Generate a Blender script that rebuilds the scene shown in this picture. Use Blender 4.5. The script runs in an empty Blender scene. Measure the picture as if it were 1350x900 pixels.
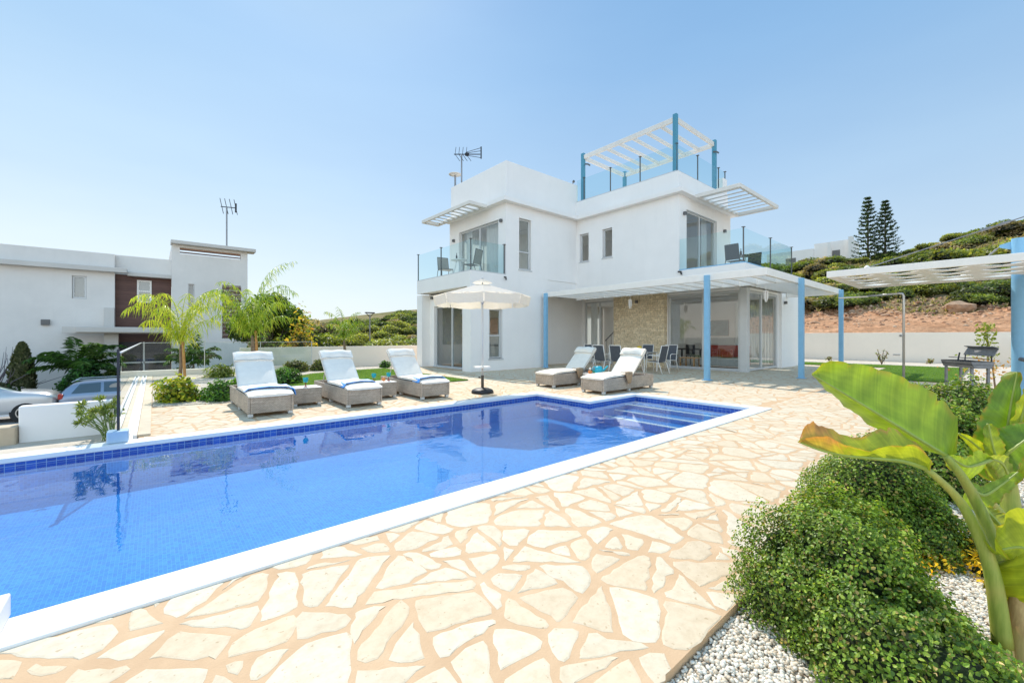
import bpy, math, random
import numpy as np
from mathutils import Vector, Matrix
R = math.radians
rng = np.random.default_rng(7)
random.seed(7)
sc = bpy.context.scene
COL = sc.collection
CAMH = 1.3

# ------------------------------------------------------------------ helpers
def link(o, parent=None):
    COL.objects.link(o)
    if parent is not None:
        o.parent = parent
    return o

def tag(o, label=None, cat=None, group=None, kind=None):
    if label: o['label'] = label
    if cat: o['category'] = cat
    if group: o['group'] = group
    if kind: o['kind'] = kind
    return o

def thing(name, label, cat, loc=(0, 0, 0), rz=0, group=None):
    o = bpy.data.objects.new(name, None)
    o.empty_display_size = 0.2
    link(o)
    o.location = loc
    o.rotation_euler = (0, 0, rz)
    return tag(o, label, cat, group)

def np_mesh(name, verts, faces, mat, parent=None, smooth=False, col=None, uv=None, off=(0, 0, 0)):
    """faces: (n,k) int array or list of such arrays"""
    verts = np.asarray(verts, dtype=np.float32) - np.asarray(off, dtype=np.float32)
    if not isinstance(faces, list): faces = [faces]
    me = bpy.data.meshes.new(name)
    me.vertices.add(len(verts))
    me.vertices.foreach_set('co', verts.ravel())
    loops = np.concatenate([f.ravel() for f in faces]).astype(np.int32)
    tot = np.concatenate([np.full(len(f), f.shape[1], np.int32) for f in faces])
    start = np.concatenate([[0], np.cumsum(tot)[:-1]]).astype(np.int32)
    me.loops.add(len(loops)); me.loops.foreach_set('vertex_index', loops)
    me.polygons.add(len(tot)); me.polygons.foreach_set('loop_start', start)
    if smooth: me.polygons.foreach_set('use_smooth', np.ones(len(tot), bool))
    me.update(calc_edges=True)
    me.validate()
    if col is not None:
        c = np.ones((len(verts), 4), np.float32); c[:, :3] = col
        a = me.color_attributes.new('Col', 'FLOAT_COLOR', 'POINT')
        a.data.foreach_set('color', c.ravel())
    if uv is not None:
        l = me.uv_layers.new(name='UVMap')
        l.data.foreach_set('uv', np.asarray(uv, np.float32)[loops].ravel())
    me.materials.append(mat)
    o = bpy.data.objects.new(name, me)
    return link(o, parent)

class MB:
    def __init__(s): s.v = []; s.f = []
    def add(s, vs, fs):
        b = len(s.v); s.v += [tuple(p) for p in vs]; s.f += [tuple(i + b for i in f) for f in fs]; return s
    def box(s, x0, x1, y0, y1, z0, z1):
        return s.add([(x0,y0,z0),(x1,y0,z0),(x1,y1,z0),(x0,y1,z0),(x0,y0,z1),(x1,y0,z1),(x1,y1,z1),(x0,y1,z1)],
                     [(3,2,1,0),(4,5,6,7),(0,1,5,4),(1,2,6,5),(2,3,7,6),(3,0,4,7)])
    def obox(s, c, size, M=None):
        hx, hy, hz = [q/2 for q in size]
        vs = [Vector(p) for p in [(-hx,-hy,-hz),(hx,-hy,-hz),(hx,hy,-hz),(-hx,hy,-hz),(-hx,-hy,hz),(hx,-hy,hz),(hx,hy,hz),(-hx,hy,hz)]]
        if M is not None: vs = [M @ p for p in vs]
        return s.add([p + Vector(c) for p in vs], [(3,2,1,0),(4,5,6,7),(0,1,5,4),(1,2,6,5),(2,3,7,6),(3,0,4,7)])
    def bar(s, a, b, w, h=None):
        a = Vector(a); b = Vector(b); d = b - a; L = d.length
        q = d.to_track_quat('Y', 'Z').to_matrix()
        return s.obox((a + b)/2, (w, L, h or w), q)
    def tube(s, pts, r, n=10, cap=True):
        pts = [Vector(p) for p in pts]; m = len(pts)
        rr = r if isinstance(r, (list, tuple)) else [r]*m
        b = len(s.v); up = None
        for i, p in enumerate(pts):
            t = (pts[min(i+1, m-1)] - pts[max(i-1, 0)]).normalized()
            if up is None:
                up = Vector((0,0,1)) if abs(t.z) < .9 else Vector((1,0,0))
            x = t.cross(up).normalized(); up = x.cross(t).normalized()
            for k in range(n):
                a = 2*math.pi*k/n
                s.v.append(tuple(p + (x*math.cos(a) + up*math.sin(a))*rr[i]))
        for i in range(m-1):
            for k in range(n):
                k2 = (k+1) % n
                s.f.append((b+i*n+k, b+i*n+k2, b+(i+1)*n+k2, b+(i+1)*n+k))
        if cap:
            s.f.append(tuple(b+k for k in range(n-1, -1, -1)))
            s.f.append(tuple(b+(m-1)*n+k for k in range(n)))
        return s
    def lathe(s, prof, c=(0,0,0), n=20):
        b = len(s.v); m = len(prof)
        for (r, z) in prof:
            for k in range(n):
                a = 2*math.pi*k/n
                s.v.append((c[0]+r*math.cos(a), c[1]+r*math.sin(a), c[2]+z))
        for i in range(m-1):
            for k in range(n):
                k2 = (k+1) % n
                s.f.append((b+i*n+k, b+i*n+k2, b+(i+1)*n+k2, b+(i+1)*n+k))
        if prof[0][0] > 1e-4: s.f.append(tuple(b+k for k in range(n-1, -1, -1)))
        if prof[-1][0] > 1e-4: s.f.append(tuple(b+(m-1)*n+k for k in range(n)))
        return s
    def prism(s, poly, z0, z1):
        n = len(poly)
        return s.add([(x,y,z0) for x,y in poly] + [(x,y,z1) for x,y in poly],
                     [tuple(range(n-1,-1,-1)), tuple(range(n,2*n))] + [(i,(i+1)%n,n+(i+1)%n,n+i) for i in range(n)])
    def extr(s, poly, axis, a0, a1):
        """poly in the plane perpendicular to axis 'x' -> (y,z), 'y' -> (x,z)"""
        n = len(poly)
        mk = (lambda p, a: (a, p[0], p[1])) if axis == 'x' else (lambda p, a: (p[0], a, p[1]))
        return s.add([mk(p, a0) for p in poly] + [mk(p, a1) for p in poly],
                     [tuple(range(n-1,-1,-1)), tuple(range(n,2*n))] + [(i,(i+1)%n,n+(i+1)%n,n+i) for i in range(n)])
    def quad(s, a, b, c, d): return s.add([a,b,c,d], [(0,1,2,3)])
    def wall(s, axis, c0, c1, a0, a1, z0, z1, ops=()):
        """wall slab, axis 'x': constant-x wall running along y; openings (a0,a1,z0,z1)"""
        A = sorted({a0, a1} | {max(a0, o[0]) for o in ops} | {min(a1, o[1]) for o in ops})
        for p, q in zip(A[:-1], A[1:]):
            m = (p+q)/2
            zs = sorted([(o[2], o[3]) for o in ops if o[0] < m < o[1]])
            z = z0
            for (b, t) in zs + [(z1, z1)]:
                if b - z > 1e-4:
                    s.box(c0, c1, p, q, z, b) if axis == 'x' else s.box(p, q, c0, c1, z, b)
                z = t
        return s
    def build(s, name, mat, parent=None, smooth=False, bevel=0, seg=2, local=False, sub=0):
        off = Vector((0,0,0))
        if parent is not None and not local:
            p = parent
            while p is not None: off += p.location; p = p.parent
        me = bpy.data.meshes.new(name)
        me.from_pydata([tuple(Vector(v) - off) for v in s.v], [], s.f)
        me.validate(); me.update()
        if smooth: me.polygons.foreach_set('use_smooth', np.ones(len(me.polygons), bool))
        me.materials.append(mat)
        o = bpy.data.objects.new(name, me)
        link(o, parent)
        if bevel:
            m = o.modifiers.new('bevel', 'BEVEL'); m.width = bevel; m.segments = seg; m.limit_method = 'ANGLE'
            m.harden_normals = False
        if sub:
            m = o.modifiers.new('sub', 'SUBSURF'); m.levels = sub; m.render_levels = sub
        return o

def kids(o): return [c for c in bpy.data.objects if c.parent == o]
def copy_tree(o, parent=None, label=None):
    c = o.copy(); COL.objects.link(c); c.parent = parent
    if label: c['label'] = label
    for ch in kids(o): copy_tree(ch, c)
    return c

def struct(mb, name, mat, **k):
    o = mb.build(name, mat, **k); o['kind'] = 'structure'; return o

# ------------------------------------------------------------------ materials
def newmat(name):
    m = bpy.data.materials.new(name); m.use_nodes = True
    nt = m.node_tree; nt.nodes.clear()
    out = nt.nodes.new('ShaderNodeOutputMaterial')
    return m, nt, out
def N(nt, t, ins=None, **kw):
    n = nt.nodes.new(t)
    for k, v in kw.items(): setattr(n, k, v)
    for k, v in (ins or {}).items():
        if hasattr(v, 'is_linked') or isinstance(v, bpy.types.NodeSocket): nt.links.new(v, n.inputs[k])
        else: n.inputs[k].default_value = v
    return n
def rgba(c): return (c[0], c[1], c[2], 1)
def ramp(nt, fac, stops):
    n = N(nt, 'ShaderNodeValToRGB', {'Fac': fac})
    e = n.color_ramp.elements
    while len(e) < len(stops): e.new(.5)
    for x, (p, c) in zip(e, stops):
        x.position = p; x.color = rgba(c) if len(c) == 3 else c
    return n.outputs['Color']
def mixc(nt, f, a, b, mode='MIX'):
    n = nt.nodes.new('ShaderNodeMix'); n.data_type = 'RGBA'; n.blend_type = mode
    for s, v in ((n.inputs[0], f), (n.inputs[6], a), (n.inputs[7], b)):
        if isinstance(v, bpy.types.NodeSocket): nt.links.new(v, s)
        else: s.default_value = v if isinstance(v, (int, float)) else rgba(v)
    return n.outputs[2]
def mat(name, color, rough=.6, metal=0, var=.08, vscale=3., bump=0, bscale=60., spec=.5, attr=None, coat=0):
    m, nt, out = newmat(name)
    tc = N(nt, 'ShaderNodeTexCoord')
    no = N(nt, 'ShaderNodeTexNoise', {'Vector': tc.outputs['Object'], 'Scale': vscale, 'Detail': 5., 'Roughness': .6})
    lo = [max(0, c*(1-var)) for c in color]; hi = [min(1, c*(1+var)) for c in color]
    c = ramp(nt, no.outputs['Fac'], [(.3, lo), (.7, hi)])
    if attr:
        a = N(nt, 'ShaderNodeAttribute', attribute_name='Col')
        c = mixc(nt, 1., c, a.outputs['Color'], 'MULTIPLY')
    b = N(nt, 'ShaderNodeBsdfPrincipled', {'Base Color': c, 'Roughness': rough, 'Metallic': metal, 'Specular IOR Level': spec, 'Coat Weight': coat})
    if bump:
        n2 = N(nt, 'ShaderNodeTexNoise', {'Vector': tc.outputs['Object'], 'Scale': bscale, 'Detail': 4.})
        bp = N(nt, 'ShaderNodeBump', {'Strength': bump, 'Distance': .01, 'Height': n2.outputs['Fac']})
        nt.links.new(bp.outputs['Normal'], b.inputs['Normal'])
    nt.links.new(b.outputs[0], out.inputs[0])
    return m
def leafmat(name, tint=(1,1,1), trans=.35, rough=.45, spec=.4):
    m, nt, out = newmat(name)
    a = N(nt, 'ShaderNodeAttribute', attribute_name='Col')
    c = mixc(nt, 1., a.outputs['Color'], tint, 'MULTIPLY')
    b = N(nt, 'ShaderNodeBsdfPrincipled', {'Base Color': c, 'Roughness': rough, 'Specular IOR Level': spec})
    c2 = mixc(nt, 1., c, (1.3, 1.25, .5), 'MULTIPLY')
    t = N(nt, 'ShaderNodeBsdfTranslucent', {'Color': c2})
    mx = N(nt, 'ShaderNodeMixShader', {0: trans, 1: b.outputs[0], 2: t.outputs[0]})
    nt.links.new(mx.outputs[0], out.inputs[0])
    return m
def schlick(nt, f0, normal=None):
    lw = N(nt, 'ShaderNodeLayerWeight', {'Blend': .5})
    if normal is not None: nt.links.new(normal, lw.inputs['Normal'])
    p = N(nt, 'ShaderNodeMath', {0: lw.outputs['Facing'], 1: 5.}, operation='POWER')
    q = N(nt, 'ShaderNodeMath', {0: p.outputs[0], 1: 1-f0, 2: f0}, operation='MULTIPLY_ADD')
    return q.outputs[0]
def glassmat(name, tint, f0=.08):
    m, nt, out = newmat(name)
    t = N(nt, 'ShaderNodeBsdfTransparent', {'Color': rgba(tint)})
    g = N(nt, 'ShaderNodeBsdfGlossy', {'Color': (1,1,1,1), 'Roughness': .0})
    mx = N(nt, 'ShaderNodeMixShader', {0: schlick(nt, f0), 1: t.outputs[0], 2: g.outputs[0]})
    nt.links.new(mx.outputs[0], out.inputs[0])
    return m

def stucco(name, color, dirt=.06):
    m, nt, out = newmat(name)
    tc = N(nt, 'ShaderNodeTexCoord')
    a = N(nt, 'ShaderNodeTexNoise', {'Vector': tc.outputs['Object'], 'Scale': .7, 'Detail': 6., 'Roughness': .65})
    mp = N(nt, 'ShaderNodeMapping', {'Vector': tc.outputs['Object'], 'Scale': (2.2, 2.2, .25)})
    s = N(nt, 'ShaderNodeTexNoise', {'Vector': mp.outputs[0], 'Scale': 1.6, 'Detail': 5., 'Roughness': .6})
    c = ramp(nt, a.outputs['Fac'], [(.3, [x*(1-dirt) for x in color]), (.65, color)])
    c = mixc(nt, ramp(nt, s.outputs['Fac'], [(.55, (0,0,0)), (.8, (.10,.10,.10))]), c, [x*.6 for x in color])
    b = N(nt, 'ShaderNodeBsdfPrincipled', {'Base Color': c, 'Roughness': .85, 'Specular IOR Level': .25})
    f = N(nt, 'ShaderNodeTexNoise', {'Vector': tc.outputs['Object'], 'Scale': 90., 'Detail': 3.})
    bp = N(nt, 'ShaderNodeBump', {'Strength': .12, 'Distance': .01, 'Height': f.outputs['Fac']})
    nt.links.new(bp.outputs[0], b.inputs['Normal']); nt.links.new(b.outputs[0], out.inputs[0])
    return m

M = {}
M['white'] = stucco('white_stucco', (.89, .855, .82), .06)
M['cream'] = stucco('cream_stucco', (.86, .77, .66))
M['nwhite'] = stucco('neighbour_stucco', (.81, .765, .715), .09)
M['ngrey'] = stucco('neighbour_trim', (.66, .62, .57), .10)
M['coping'] = mat('white_coping', (.84, .83, .81), .55, var=.05, vscale=1.5, bump=.1, bscale=40)
M['beam'] = mat('shade_greyed_paint', (.74, .70, .64), .6, var=.05)  # white paint greyed to put shade into roof beams and eaves
M['blue'] = mat('blue_paint', (.22, .46, .66), .4, var=.06, vscale=6, bump=.08, bscale=30)
M['teal'] = mat('teal_post', (.07, .27, .38), .4, var=.05)
M['alu'] = mat('aluminium', (.60, .60, .59), .4, .15, var=.04)
M['alud'] = mat('dark_aluminium', (.13, .13, .13), .4, .3)
M['dark'] = mat('dark_metal', (.035, .035, .04), .45, .3)
M['paintw'] = mat('white_paint', (.88, .825, .755), .5, var=.04)
M['chrome'] = mat('steel', (.55, .54, .52), .28, .85, var=.03)
M['galv'] = mat('galvanised', (.26, .26, .27), .42, .6, var=.2, vscale=12)
M['black'] = mat('black_plastic', (.012, .012, .013), .5)
M['glass'] = glassmat('window_glass', (.93, .96, .95), .11)
M['rail'] = glassmat('railing_glass', (.78, .92, .93), .05)
M['railc'] = glassmat('clear_railing_glass', (.86, .93, .92), .05)
M['room'] = mat('room_paint', (.86, .86, .84), .8)
M['roomf'] = mat('room_floor', (.72, .68, .62), .3, var=.08)
M['cushion'] = mat('cream_cushion', (.86, .79, .68), .9, var=.05, vscale=8, bump=.25, bscale=22)
M['cushw'] = mat('white_cushion', (.86, .81, .735), .9, var=.04, vscale=8, bump=.25, bscale=22)
M['sling'] = mat('grey_sling', (.085, .09, .105), .7, var=.15, vscale=30, bump=.2, bscale=300)
M['slingt'] = mat('taupe_sling', (.36, .31, .26), .7, var=.12, vscale=30)
M['towelb'] = mat('brown_towel', (.36, .24, .14), .95, var=.1, vscale=20, bump=.4, bscale=200)
M['canvas'] = None
M['wood'] = None
M['tan'] = mat('stone_strip', (.58, .46, .32), .8, var=.15, vscale=4, bump=.3, bscale=25)
M['rubber'] = mat('tyre_rubber', (.02, .02, .02), .8)
M['tealglass'] = mat('teal_glass', (.0, .32, .36), .15, var=.05)
M['red'] = mat('red_glass', (.38, .03, .02), .25)
M['orange'] = mat('orange_fruit', (.75, .25, .06), .5)
M['yellow'] = mat('yellow_plastic', (.80, .52, .02), .35)
M['tealp'] = mat('teal_plastic', (.02, .42, .55), .35)
M['greenp'] = mat('green_plastic', (.05, .40, .15), .4)
M['redf'] = mat('red_fabric', (.34, .05, .03), .9, var=.12, vscale=10)
M['greyf'] = mat('grey_fabric', (.33, .33, .32), .9, var=.1, vscale=10)
M['bark'] = mat('bark', (.24, .17, .11), .9, var=.35, vscale=14, bump=.6, bscale=30)
M['barkd'] = mat('dark_bark', (.09, .07, .05), .9, var=.3, vscale=8, bump=.5, bscale=20)
M['stake'] = mat('orange_wood', (.50, .24, .07), .7, var=.2, vscale=10)
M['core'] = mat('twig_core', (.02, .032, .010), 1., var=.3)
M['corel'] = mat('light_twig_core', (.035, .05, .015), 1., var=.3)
M['leaf'] = leafmat('leaf', (1.35, 1.3, 1.2), .45)
M['leafg'] = leafmat('glossy_leaf', (1.35, 1.35, 1.2), trans=.38, rough=.42, spec=.45)
def m_sheer():
    m, nt, out = newmat('sheer_curtain')
    d = N(nt, 'ShaderNodeBsdfDiffuse', {'Color': (.85, .86, .85, 1)})
    t = N(nt, 'ShaderNodeBsdfTranslucent', {'Color': (.85, .86, .85, 1)})
    mx = N(nt, 'ShaderNodeMixShader', {0: .5, 1: d.outputs[0], 2: t.outputs[0]})
    nt.links.new(mx.outputs[0], out.inputs[0]); return m
M['sheer'] = m_sheer()
M['pebble'] = mat('pebble', (1, 1, 1), .75, var=.12, vscale=120, attr=True, bump=.15, bscale=200)
M['rock'] = mat('rock', (.42, .27, .17), .9, var=.3, vscale=3, bump=.6, bscale=9)
M['pillar'] = M['white']

def m_canvas():
    m, nt, out = newmat('cream_canvas')
    d = N(nt, 'ShaderNodeBsdfDiffuse', {'Color': (.90, .87, .82, 1)})
    t = N(nt, 'ShaderNodeBsdfTranslucent', {'Color': (.86, .76, .60, 1)})
    mx = N(nt, 'ShaderNodeMixShader', {0: .55, 1: d.outputs[0], 2: t.outputs[0]})
    nt.links.new(mx.outputs[0], out.inputs[0]); return m
M['canvas'] = m_canvas()

def m_boards(name, c1, c2, pitch, axis='Z'):
    m, nt, out = newmat(name)
    tc = N(nt, 'ShaderNodeTexCoord')
    sp = N(nt, 'ShaderNodeSeparateXYZ', {0: tc.outputs['Object']})
    q = N(nt, 'ShaderNodeMath', {0: sp.outputs[axis], 1: 1/pitch}, operation='MULTIPLY')
    fr = N(nt, 'ShaderNodeMath', {0: q.outputs[0]}, operation='FRACT')
    fl = N(nt, 'ShaderNodeMath', {0: q.outputs[0]}, operation='FLOOR')
    wn = N(nt, 'ShaderNodeTexWhiteNoise', {'W': fl.outputs[0]}, noise_dimensions='1D')
    mp = N(nt, 'ShaderNodeMapping', {'Vector': tc.outputs['Object'], 'Scale': (1.5, 1.5, 14)})
    no = N(nt, 'ShaderNodeTexNoise', {'Vector': mp.outputs[0], 'Scale': 2., 'Detail': 6.})
    f = N(nt, 'ShaderNodeMath', {0: wn.outputs['Value'], 1: .5, 2: no.outputs['Fac']}, operation='MULTIPLY_ADD')
    c = ramp(nt, f.outputs[0], [(.3, c1), (.9, c2)])
    gap = ramp(nt, fr.outputs[0], [(.0, (.2,.2,.2)), (.06, (1,1,1)), (.95, (1,1,1)), (1., (.2,.2,.2))])
    c = mixc(nt, 1., c, gap, 'MULTIPLY')
    b = N(nt, 'ShaderNodeBsdfPrincipled', {'Base Color': c, 'Roughness': .55})
    nt.links.new(b.outputs[0], out.inputs[0]); return m
M['wood'] = m_boards('brown_boards', (.075, .030, .022), (.14, .062, .045), .12)

def m_wicker():
    m, nt, out = newmat('wicker')
    tc = N(nt, 'ShaderNodeTexCoord')
    sp = N(nt, 'ShaderNodeSeparateXYZ', {0: tc.outputs['Object']})
    h = N(nt, 'ShaderNodeMath', {0: sp.outputs['X'], 1: sp.outputs['Y']}, operation='ADD')
    cb = N(nt, 'ShaderNodeCombineXYZ', {0: h.outputs[0], 1: sp.outputs['Z'], 2: 0.})
    br = N(nt, 'ShaderNodeTexBrick', {'Vector': cb.outputs[0], 'Color1': (.68, .59, .49, 1), 'Color2': (.52, .44, .36, 1), 'Mortar': (.20, .165, .13, 1),
        'Scale': 1., 'Mortar Size': .0028, 'Brick Width': .034, 'Row Height': .015, 'Mortar Smooth': .5})
    no = N(nt, 'ShaderNodeTexNoise', {'Vector': tc.outputs['Object'], 'Scale': 5., 'Detail': 4.})
    mp = N(nt, 'ShaderNodeMapping', {'Vector': cb.outputs[0], 'Scale': (3., 90., 1.)})
    st = N(nt, 'ShaderNodeTexNoise', {'Vector': mp.outputs[0], 'Scale': 1., 'Detail': 2.})
    c = mixc(nt, .75, br.outputs['Color'], ramp(nt, no.outputs['Fac'], [(.3, (.75,.73,.72)), (.7, (1.15,1.12,1.1))]), 'MULTIPLY')
    c = mixc(nt, .7, c, ramp(nt, st.outputs['Fac'], [(.3, (.70,.68,.66)), (.7, (1.2,1.2,1.2))]), 'MULTIPLY')
    b = N(nt, 'ShaderNodeBsdfPrincipled', {'Base Color': c, 'Roughness': .6})
    bp = N(nt, 'ShaderNodeBump', {'Strength': .6, 'Distance': .004, 'Height': br.outputs['Fac']}); bp.invert = True
    nt.links.new(bp.outputs[0], b.inputs['Normal']); nt.links.new(b.outputs[0], out.inputs[0]); return m
M['wicker'] = m_wicker()

def m_stonewall():
    m, nt, out = newmat('ledger_stone')
    tc = N(nt, 'ShaderNodeTexCoord')
    sp = N(nt, 'ShaderNodeSeparateXYZ', {0: tc.outputs['Object']})
    h = N(nt, 'ShaderNodeMath', {0: sp.outputs['X'], 1: sp.outputs['Y']}, operation='ADD')
    cb = N(nt, 'ShaderNodeCombineXYZ', {0: h.outputs[0], 1: sp.outputs['Z'], 2: 0.})
    br = N(nt, 'ShaderNodeTexBrick', {'Vector': cb.outputs[0], 'Color1': (.82, .69, .50, 1), 'Color2': (.66, .52, .34, 1), 'Mortar': (.36, .27, .17, 1),
        'Scale': 1., 'Mortar Size': .004, 'Brick Width': .33, 'Row Height': .09, 'Bias': -.1}, squash=.7, squash_frequency=3, offset=.37)
    no = N(nt, 'ShaderNodeTexNoise', {'Vector': tc.outputs['Object'], 'Scale': 14., 'Detail': 6.})
    c = mixc(nt, .8, br.outputs['Color'], ramp(nt, no.outputs['Fac'], [(.3, (.7,.68,.62)), (.7, (1.3,1.28,1.22))]), 'MULTIPLY')
    b = N(nt, 'ShaderNodeBsdfPrincipled', {'Base Color': c, 'Roughness': .9})
    hh = N(nt, 'ShaderNodeMath', {0: no.outputs['Fac'], 1: br.outputs['Fac']}, operation='SUBTRACT')
    bp = N(nt, 'ShaderNodeBump', {'Strength': .7, 'Distance': .03, 'Height': hh.outputs[0]})
    nt.links.new(bp.outputs[0], b.inputs['Normal']); nt.links.new(b.outputs[0], out.inputs[0]); return m
M['ledger'] = m_stonewall()

def m_tiles(name, size, c1, c2, grout, gw, rough=.25):
    m, nt, out = newmat(name)
    ge = N(nt, 'ShaderNodeNewGeometry')
    tc = N(nt, 'ShaderNodeTexCoord')
    v = N(nt, 'ShaderNodeVectorMath', {0: tc.outputs['Object'], 3: 1/size}, operation='SCALE')
    v2 = N(nt, 'ShaderNodeVectorMath', {0: v.outputs[0], 1: (.013, .017, .019)}, operation='ADD')
    fl = N(nt, 'ShaderNodeVectorMath', {0: v2.outputs[0]}, operation='FLOOR')
    fr = N(nt, 'ShaderNodeVectorMath', {0: v2.outputs[0]}, operation='FRACTION')
    wn = N(nt, 'ShaderNodeTexWhiteNoise', {'Vector': fl.outputs[0]}, noise_dimensions='3D')
    c = ramp(nt, wn.outputs['Value'], [(0, c1), (1, c2)])
    n3 = N(nt, 'ShaderNodeTexNoise', {'Vector': tc.outputs['Object'], 'Scale': .8, 'Detail': 3.})
    c = mixc(nt, .5, c, ramp(nt, n3.outputs['Fac'], [(.3, (.85,.85,.85)), (.7, (1.15,1.15,1.15))]), 'MULTIPLY')
    # grout on the two axes that lie in the face
    s = N(nt, 'ShaderNodeSeparateXYZ', {0: fr.outputs[0]}); ns = N(nt, 'ShaderNodeSeparateXYZ', {0: ge.outputs['Normal']})
    tot = None
    for ax in 'XYZ':
        lt = N(nt, 'ShaderNodeMath', {0: s.outputs[ax], 1: gw}, operation='LESS_THAN')
        ab = N(nt, 'ShaderNodeMath', {0: ns.outputs[ax]}, operation='ABSOLUTE')
        fl_ = N(nt, 'ShaderNodeMath', {0: ab.outputs[0], 1: .5}, operation='LESS_THAN')
        k = N(nt, 'ShaderNodeMath', {0: lt.outputs[0], 1: fl_.outputs[0]}, operation='MULTIPLY')
        if tot is None: tot = k
        else: tot = N(nt, 'ShaderNodeMath', {0: tot.outputs[0], 1: k.outputs[0]}, operation='MAXIMUM')
    c = mixc(nt, tot.outputs[0], c, grout)
    b = N(nt, 'ShaderNodeBsdfPrincipled', {'Base Color': c, 'Roughness': rough})
    nt.links.new(b.outputs[0], out.inputs[0]); return m
M['mosaic'] = m_tiles('pool_mosaic', .026, (.013, .165, .54), (.030, .27, .72), (.07, .34, .70), .10)
M['band'] = m_tiles('waterline_tiles', .075, (.006, .05, .30), (.014, .10, .46), (.25, .37, .55), .07)

def m_water():
    m, nt, out = newmat('pool_water')
    tc = N(nt, 'ShaderNodeTexCoord')
    mp = N(nt, 'ShaderNodeMapping', {'Vector': tc.outputs['Object'], 'Scale': (1., 1.25, 1.), 'Rotation': (0, 0, .5)})
    a = N(nt, 'ShaderNodeTexNoise', {'Vector': mp.outputs[0], 'Scale': 3.2, 'Detail': 2., 'Roughness': .45, 'Distortion': .4})
    w = N(nt, 'ShaderNodeTexNoise', {'Vector': tc.outputs['Object'], 'Scale': .45, 'Detail': 2.})
    st = ramp(nt, w.outputs['Fac'], [(.4, (.10,.10,.10)), (.65, (.55,.55,.55))])
    bp = N(nt, 'ShaderNodeBump', {'Distance': .011, 'Height': a.outputs['Fac'], 'Strength': st})
    t = N(nt, 'ShaderNodeBsdfTransparent', {'Color': (.88, .97, 1., 1)})
    g = N(nt, 'ShaderNodeBsdfGlossy', {'Color': (1,1,1,1), 'Roughness': .0, 'Normal': bp.outputs[0]})
    mx = N(nt, 'ShaderNodeMixShader', {0: schlick(nt, .035, bp.outputs[0]), 1: t.outputs[0], 2: g.outputs[0]})
    nt.links.new(mx.outputs[0], out.inputs[0]); return m
M['water'] = m_water()

def m_stone():
    m, nt, out = newmat('paving_stone')
    tc = N(nt, 'ShaderNodeTexCoord')
    a = N(nt, 'ShaderNodeAttribute', attribute_name='Col')
    n1 = N(nt, 'ShaderNodeTexNoise', {'Vector': tc.outputs['Object'], 'Scale': 13., 'Detail': 9., 'Roughness': .72})
    n2 = N(nt, 'ShaderNodeTexNoise', {'Vector': tc.outputs['Object'], 'Scale': 1.7, 'Detail': 4.})
    c = mixc(nt, .8, a.outputs['Color'], ramp(nt, n1.outputs['Fac'], [(.3, (.84,.80,.74)), (.55, (1.03,1.03,1.03)), (.75, (1.1,1.1,1.1))]), 'MULTIPLY')
    c = mixc(nt, ramp(nt, n2.outputs['Fac'], [(.5, (0,0,0)), (.72, (.35,.35,.35))]), c, (.66, .49, .31))
    vo = N(nt, 'ShaderNodeTexNoise', {'Vector': tc.outputs['Object'], 'Scale': 38., 'Detail': 2.})
    pit = ramp(nt, vo.outputs['Fac'], [(.66, (0,0,0)), (.72, (.6,.6,.6))])
    c = mixc(nt, pit, c, (.42, .29, .16))
    b = N(nt, 'ShaderNodeBsdfPrincipled', {'Base Color': c, 'Roughness': .75, 'Specular IOR Level': .3})
    bp = N(nt, 'ShaderNodeBump', {'Strength': .35, 'Distance': .012, 'Height': n1.outputs['Fac']})
    nt.links.new(bp.outputs[0], b.inputs['Normal']); nt.links.new(b.outputs[0], out.inputs[0]); return m
M['stone'] = m_stone()
def m_noise(name, stops, scale, rough=.9, bump=.4, bscale=40, dist=.01, detail=8.):
    m, nt, out = newmat(name)
    tc = N(nt, 'ShaderNodeTexCoord')
    n1 = N(nt, 'ShaderNodeTexNoise', {'Vector': tc.outputs['Object'], 'Scale': scale, 'Detail': detail, 'Roughness': .7})
    c = ramp(nt, n1.outputs['Fac'], stops)
    n2 = N(nt, 'ShaderNodeTexNoise', {'Vector': tc.outputs['Object'], 'Scale': bscale, 'Detail': 6.})
    b = N(nt, 'ShaderNodeBsdfPrincipled', {'Base Color': c, 'Roughness': rough, 'Specular IOR Level': .2})
    bp = N(nt, 'ShaderNodeBump', {'Strength': bump, 'Distance': dist, 'Height': n2.outputs['Fac']})
    nt.links.new(bp.outputs[0], b.inputs['Normal']); nt.links.new(b.outputs[0], out.inputs[0]); return m
M['grout'] = m_noise('peach_grout', [(.3, (.56, .37, .22)), (.55, (.64, .44, .27)), (.75, (.71, .52, .35))], 2.5, bump=.3, bscale=120)
M['grass'] = m_noise('grass_base', [(.3, (.05, .12, .012)), (.7, (.12, .22, .03))], 5., bscale=150)
M['drive'] = m_noise('driveway', [(.3, (.30, .29, .28)), (.7, (.42, .41, .39))], 3.)
M['sand'] = m_noise('pale_ground', [(.3, (.50, .42, .33)), (.7, (.68, .60, .50))], 3., bump=.6, bscale=60)
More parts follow.
